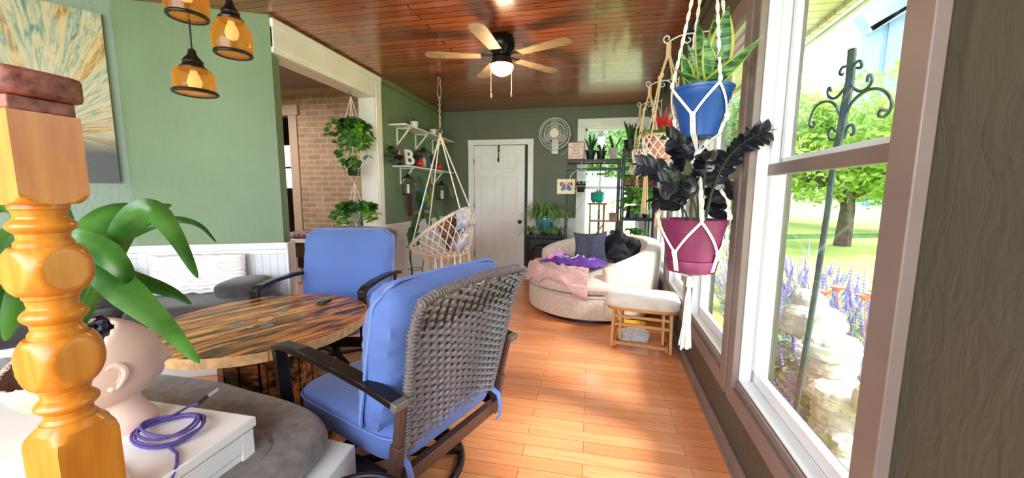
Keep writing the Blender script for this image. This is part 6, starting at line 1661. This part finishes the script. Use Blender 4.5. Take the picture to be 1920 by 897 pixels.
for i,(u,v,hw_,hh) in enumerate(rocks):
    X_=1.42 if i<11 else 1.55
    c=aX(u,v,X_); sc_=(aX(u+hw_,v,X_)-c); w2=max(.05,abs((ray(u,v).normalized()).cross((ray(u+hw_,v)).normalized()).length)*(c-CP).length); h2=abs(aX(u,v+hh,X_).z-c.z)
    lab=('pale limestone rock in the garden stack outside the near window, '+ords[i]) if i<10 else ('small rounded rock at the right side of the garden stack','tall pale boulder left of the garden stack, upper','tall pale boulder left of the garden stack, middle','tall pale boulder left of the garden stack, at the ground')[i-10]
    mb=MB(); mr=RZ(i*37)@RX(random.uniform(-7,7)); rs_=(w2*.95,w2*1.05,h2*1.10)
    def rk_(u_,v_):
        ph=-pi/2+pi*v_; t=2*pi*u_; pw=lambda x,e:(abs(x)**e)*(1 if x>=0 else -1)
        p=V(rs_[0]*pw(cos(ph),.55)*pw(cos(t),.75),rs_[1]*pw(cos(ph),.55)*pw(sin(t),.75),rs_[2]*pw(sin(ph),.7)); q=p+V(i*3,0,0)
        k_=1+.20*noise.noise(q*9)+.10*noise.noise(q*24)+.07*noise.noise(V(q.x*6,q.y*6,q.z*70))+.03*noise.noise(q*60)
        return c+mr@(p*k_)
    mb.grid(rk_,64,40,cu=True)
    tag(mb.build('garden_rock',M['rock'],None,ang=30),lab,'rock',group='stacked garden rocks')
# wrought iron hook
XH=1.12
hk_=thing('garden_hook','twisted wrought iron scroll hook standing outside the near window','garden hook',aX(1492,765,XH))
zp=lambda pts:[aX(1480+x*.2675,y*.2675,XH) for x,y in pts]
P_=[aX(u,v,XH) for u,v in ((1598,92),(1594,150),(1583,210),(1575,255),(1563,300),(1551,400),(1536,500),(1520,600),(1505,690),(1492,770),(1480,860))]
pol=MB(); bot_=Vector(P_[-1]); P_.append(V(bot_.x,bot_.y,GZ))
pol.tube(P_,[.016,.017,.017,.016]+[.0125]*8,6)
pol.build('twisted_pole',M['iron'],hk_,world=True)
scs=MB()
def sm_(pts):
    pts=[Vector(p) for p in pts]
    for _ in range(2):
        o=[pts[0]]
        for a,b in zip(pts[:-1],pts[1:]): o+= [lerp(a,b,.25),lerp(a,b,.75)]
        o.append(pts[-1]); pts=o
    return pts
z1=lambda pts:[aX(1380+x*.5019,y*.5019,XH) for x,y in pts]
for q in (zp([(400,465),(370,470),(350,510),(365,530),(380,515)]),zp([(450,460),(480,425),(505,430),(510,465),(490,480),(475,475)]),zp([(435,590),(460,630),(510,645),(560,610),(585,555),(570,520),(550,530),(548,575)]),
          zp([(385,620),(350,670),(310,695),(275,680),(265,640),(285,605),(292,640)]),zp([(400,790),(440,710),(530,635),(620,615),(690,650),(725,720),(700,790),(650,830),(620,800),(640,770),(680,775)]),
          zp([(350,800),(330,740),(290,710),(220,715),(165,770),(140,850)])+z1([(275,470),(285,480),(297,460),(290,455)]),z1([(375,520),(350,525),(345,490),(360,475),(370,490)]),z1([(405,520),(415,470),(440,465),(443,495),(430,505)])):
    scs.tube(sm_(q),.0065,6)
scs.build('scrolls',M['iron'],hk_,world=True)
# flowering bushes
M['lav']=mat('lavender_bloom','#a99fd6',.8,var=.25,vs=20); M['sagel']=leaf_mat('silver_green_leaf','#8faa7a','#b9c9a0',sc=9,rough=.7)
def bush(c,r_,h_,label,n=70):
    t_=thing('flowering_sage_bush',label,'bush',c,0,'purple flowering bushes in the garden bed'); st_=MB(); fl=MB()
    for i in range(n):
        a=random.uniform(0,6.28); q=sqrt(random.random()); tip=V(cos(a)*r_*q*1.15,sin(a)*r_*q*1.15,h_*(1-.45*q*q)*random.uniform(.8,1.1)); b0=V(cos(a)*r_*q*.3,sin(a)*r_*q*.3,0)
        pts=bez(b0,b0+V(tip.x*.3,tip.y*.3,tip.z*.6),tip,8); st_.tube(pts,.004,3)
        for k in range(1,7):
            for s in range(2): aa=random.uniform(0,6.28); ovate(st_,pts[k],V(cos(aa),sin(aa),.4),V(0,0,1),.09,.028)
        dd=(pts[-1]-pts[-2]).normalized(); L_=.17*random.uniform(.7,1.3)
        for k in range(8):
            p=tip+dd*(L_*k/8-L_*.3); w_=.018*(1-k/9.5); fl.ell(p,(w_,w_,.013),None,5,3,nz=.4,nsc=60)
    st_.build('foliage',M['sagel'],t_); fl.build('flower_spikes',M['lav'],t_); return t_
k=0
for (u,dist,r_,h_) in ((1470,4.3,.42,1.0),(1530,5.0,.45,1.05),(1590,4.1,.40,1.0),(1665,3.9,.42,.95),(1515,3.4,.32,.76),(1650,3.0,.32,.74),(1385,6.4,.42,.9),(1430,5.2,.40,.95)):
    r__=ray(u,420); r__=V(r__.x,r__.y,0).normalized(); c=V(0,0,GZ)+r__*dist
    bush(c,r_,h_,'purple-spiked sage bush in the garden bed, '+('left, behind the rocks','middle, just behind the iron hook','right of the iron hook','back one at the near pane right edge','low front one left of the hook','low front one, far right','seen through the second window','between the first two windows')[k]); k+=1
# lily leaves and small flowers by the rocks
t_=thing('daylily_clump','clump of strappy bright green daylily leaves right of the garden rocks','plant',aX(1640,735,1.75)); cc=ROOT[t_.name].translation
m=MB()
for i in range(46):
    a=random.uniform(0,6.28); l=random.uniform(.25,.5); d=V(cos(a),sin(a),0)*l*.5; m.leaf(bez((0,0,-.15),d*.3+V(0,0,l*.9),d+V(0,0,l*.55),8),.022,prof=lambda t:max(.05,(1-t)**.5),fold=.2)
m.build('leaves',M['spider'],t_)
m=MB()
for i in range(7):
    p=V(random.uniform(-.15,.3),random.uniform(-.1,.5),random.uniform(.45,.6)); m.lathe([(.004,0),(.045,.03),(.05,.04)],6,T(*p)); m.tube([V(p.x*.5,p.y*.5,-.1),p],.004,4)
m.build('salmon_flowers',mat('salmon_petal','#ef8f78',.7),t_)
# trees
M['bark']=mat('tree_bark','#5b5148',.9,var=.3,vs=6)
M['tleaf1']=leaf_mat('spring_leaf','#8fb84a','#c3d96a',sc=1.2,rough=.6,trans=.45); M['tleaf2']=leaf_mat('summer_leaf','#4f8040','#8db462',sc=1.2,rough=.6,trans=.4)
def tree(c,hc,rx,rz,n,label,mt='tleaf1',ls=.16,blobs=12):
    t_=thing('leafy_tree',label,'tree',c,0,'trees beyond the lawn'); 
    bl=[(V(0,0,hc),rx*.6,rz*.6)]
    for i in range(blobs):
        a=random.uniform(0,6.28); e=random.uniform(-.7,1.1); bl.append((V(rx*.6*cos(a)*cos(e),rx*.6*sin(a)*cos(e),hc+rz*.6*sin(e)),rx*random.uniform(.30,.5),rz*random.uniform(.28,.45)))
    vs=[];fs=[]
    for i in range(n):
        b=random.choice(bl); z_=random.uniform(-1,1); a=random.uniform(0,6.28); s_=sqrt(1-z_*z_); q=random.uniform(.72,1.05)
        p=b[0]+V(b[1]*s_*cos(a)*q,b[1]*s_*sin(a)*q,b[2]*z_*q)
        u_=V(random.gauss(0,1),random.gauss(0,1),random.gauss(0,1)).normalized(); w_=u_.orthogonal().normalized(); l=ls*random.uniform(.6,1.3)
        k=len(vs); vs+= [p-u_*l*.5,p+w_*l*.28,p+u_*l*.5,p-w_*l*.28]; fs.append((k,k+1,k+2,k+3))
    MB().add(vs,fs).build('crown',M[mt],t_,smooth=False)
    tr=MB(); tr.tube([V(0,0,0),V(.05,0,hc*.4),V(0,.05,hc*.7),V(0,0,hc*1.05)],[rx*.06,rx*.05,rx*.04,.02],8)
    for b in bl[1:]: tr.tube(bez((0,0,hc*.5),(b[0].x*.4,b[0].y*.4,hc*.75),b[0],6),[rx*.03*(1-.8*i/6) for i in range(7)],5)
    tr.build('trunk',M['bark'],t_)
def dirp(u,dist): r=ray(u,400); return V(r.x,r.y,0).normalized()*dist+V(0,0,GZ)
tree(dirp(1585,17),3.1,4.1,3.0,15000,'big light green tree outside, filling the near window behind the iron hook',ls=.24)
tree(dirp(1705,26),3.4,5.0,3.3,7000,'light green tree at the right edge of the near window',ls=.3)
tree(dirp(1470,30),3.6,5.2,3.4,9000,'light green tree at the left side of the near window',ls=.32)
tree(dirp(1375,22),4.0,3.6,3.0,7000,'mid green tree seen through the second window','tleaf2',ls=.26)
tree(dirp(1275,27),5.0,4.2,3.8,6000,'mid green tree seen through the third window','tleaf2',ls=.26)
tree(V(-.6,19,GZ),4.2,2.6,2.8,5000,'green tree outside the left part of the far window','tleaf2',ls=.24)
tree(V(3.2,15.5,GZ),3.6,2.8,2.6,6000,'green tree outside the right part of the far window','tleaf2',ls=.22)
# industrial steel structure far away
YS=70.0
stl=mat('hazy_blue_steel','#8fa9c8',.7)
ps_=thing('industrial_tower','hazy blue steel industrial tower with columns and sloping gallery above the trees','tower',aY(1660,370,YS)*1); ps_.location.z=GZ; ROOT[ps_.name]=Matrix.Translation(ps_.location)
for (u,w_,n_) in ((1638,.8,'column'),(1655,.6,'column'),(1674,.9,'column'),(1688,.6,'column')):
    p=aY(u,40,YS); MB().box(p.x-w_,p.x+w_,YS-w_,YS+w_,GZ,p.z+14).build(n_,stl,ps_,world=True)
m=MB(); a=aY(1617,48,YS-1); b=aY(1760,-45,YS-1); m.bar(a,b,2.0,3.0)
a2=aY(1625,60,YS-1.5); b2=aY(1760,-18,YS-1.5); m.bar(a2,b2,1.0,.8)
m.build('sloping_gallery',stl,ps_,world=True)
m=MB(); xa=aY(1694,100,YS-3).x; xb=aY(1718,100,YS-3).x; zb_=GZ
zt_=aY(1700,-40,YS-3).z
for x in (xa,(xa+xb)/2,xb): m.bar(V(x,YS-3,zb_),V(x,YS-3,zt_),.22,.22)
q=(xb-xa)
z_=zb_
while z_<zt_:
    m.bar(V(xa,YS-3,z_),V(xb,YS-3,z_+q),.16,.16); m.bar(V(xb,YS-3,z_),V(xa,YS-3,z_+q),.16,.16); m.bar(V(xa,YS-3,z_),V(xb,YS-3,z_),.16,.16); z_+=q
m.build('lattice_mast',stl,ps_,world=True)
# lamp post outside the far window
c=aY(1129.5,205,9.0); lp=thing('garden_lamp_post','black garden lamp post with a white glass lantern outside the far window','lamp post',V(c.x,9.0,GZ))
zt_=c.z-GZ
def zv(v): return aY(1129.5,v,9.0).z-GZ
MB().lathe([(.03,0),(.025,zv(290)),(.05,zv(285)),(.02,zv(280)),(0,zv(280))],14).build('post',M['black'],lp)
MB().lathe([(.05,zv(279)),(.085,zv(262)),(.10,zv(256)),(0,zv(256))],8).build('glass_lantern',mat('milk_glass','#eef2fb',.3),lp,smooth=False)
MB().lathe([(.13,zv(257)),(.11,zv(253)),(.06,zv(249)),(.02,zv(246)),(.03,zv(243)),(0,zv(240))],16).build('cap',M['black'],lp)
# picket fence behind the far window
fc=thing('white_fence','white picket fence across the lawn outside the far window','fence',V(.6,12.5,GZ))
m=MB()
for i in range(60): x=-3+.13*i; m.prism([(x-.04,0),(x+.04,0),(x+.04,1.0),(x,1.06),(x-.04,1.0)],-.012,.012,RX(90))
m.build('pickets',M['white'],fc,smooth=False); MB().box(-3.1,4.8,.012,.05,.25,.32).box(-3.1,4.8,.012,.05,.78,.85).build('rails',M['white'],fc)
# black woven basket at the bottom edge of the picture
bc_=aZ(640,960,.10)
bw=thing('black_basket','round black woven basket on the floor by the bench end, mostly below the picture','basket',(-.575,.765,0))
m=MB()
for k in range(56):
    t=k/55; r_=.12+.02*t; m.tube([V((r_+.003*sin(i*pi*.75+k*pi))*cos(2*pi*i/48),(r_+.003*sin(i*pi*.75+k*pi))*sin(2*pi*i/48),.006+.425*t) for i in range(48)],.0045,5,closed=True)
m.build('woven_wall',M['black'],bw); MB().lathe([(0,.002),(.12,.002),(.12,.008),(0,.008)],30).build('bottom',M['black'],bw)
MB().tube([V(.143*cos(2*pi*i/48),.143*sin(2*pi*i/48),.44) for i in range(48)],.008,8,closed=True).build('rim',M['black'],bw)
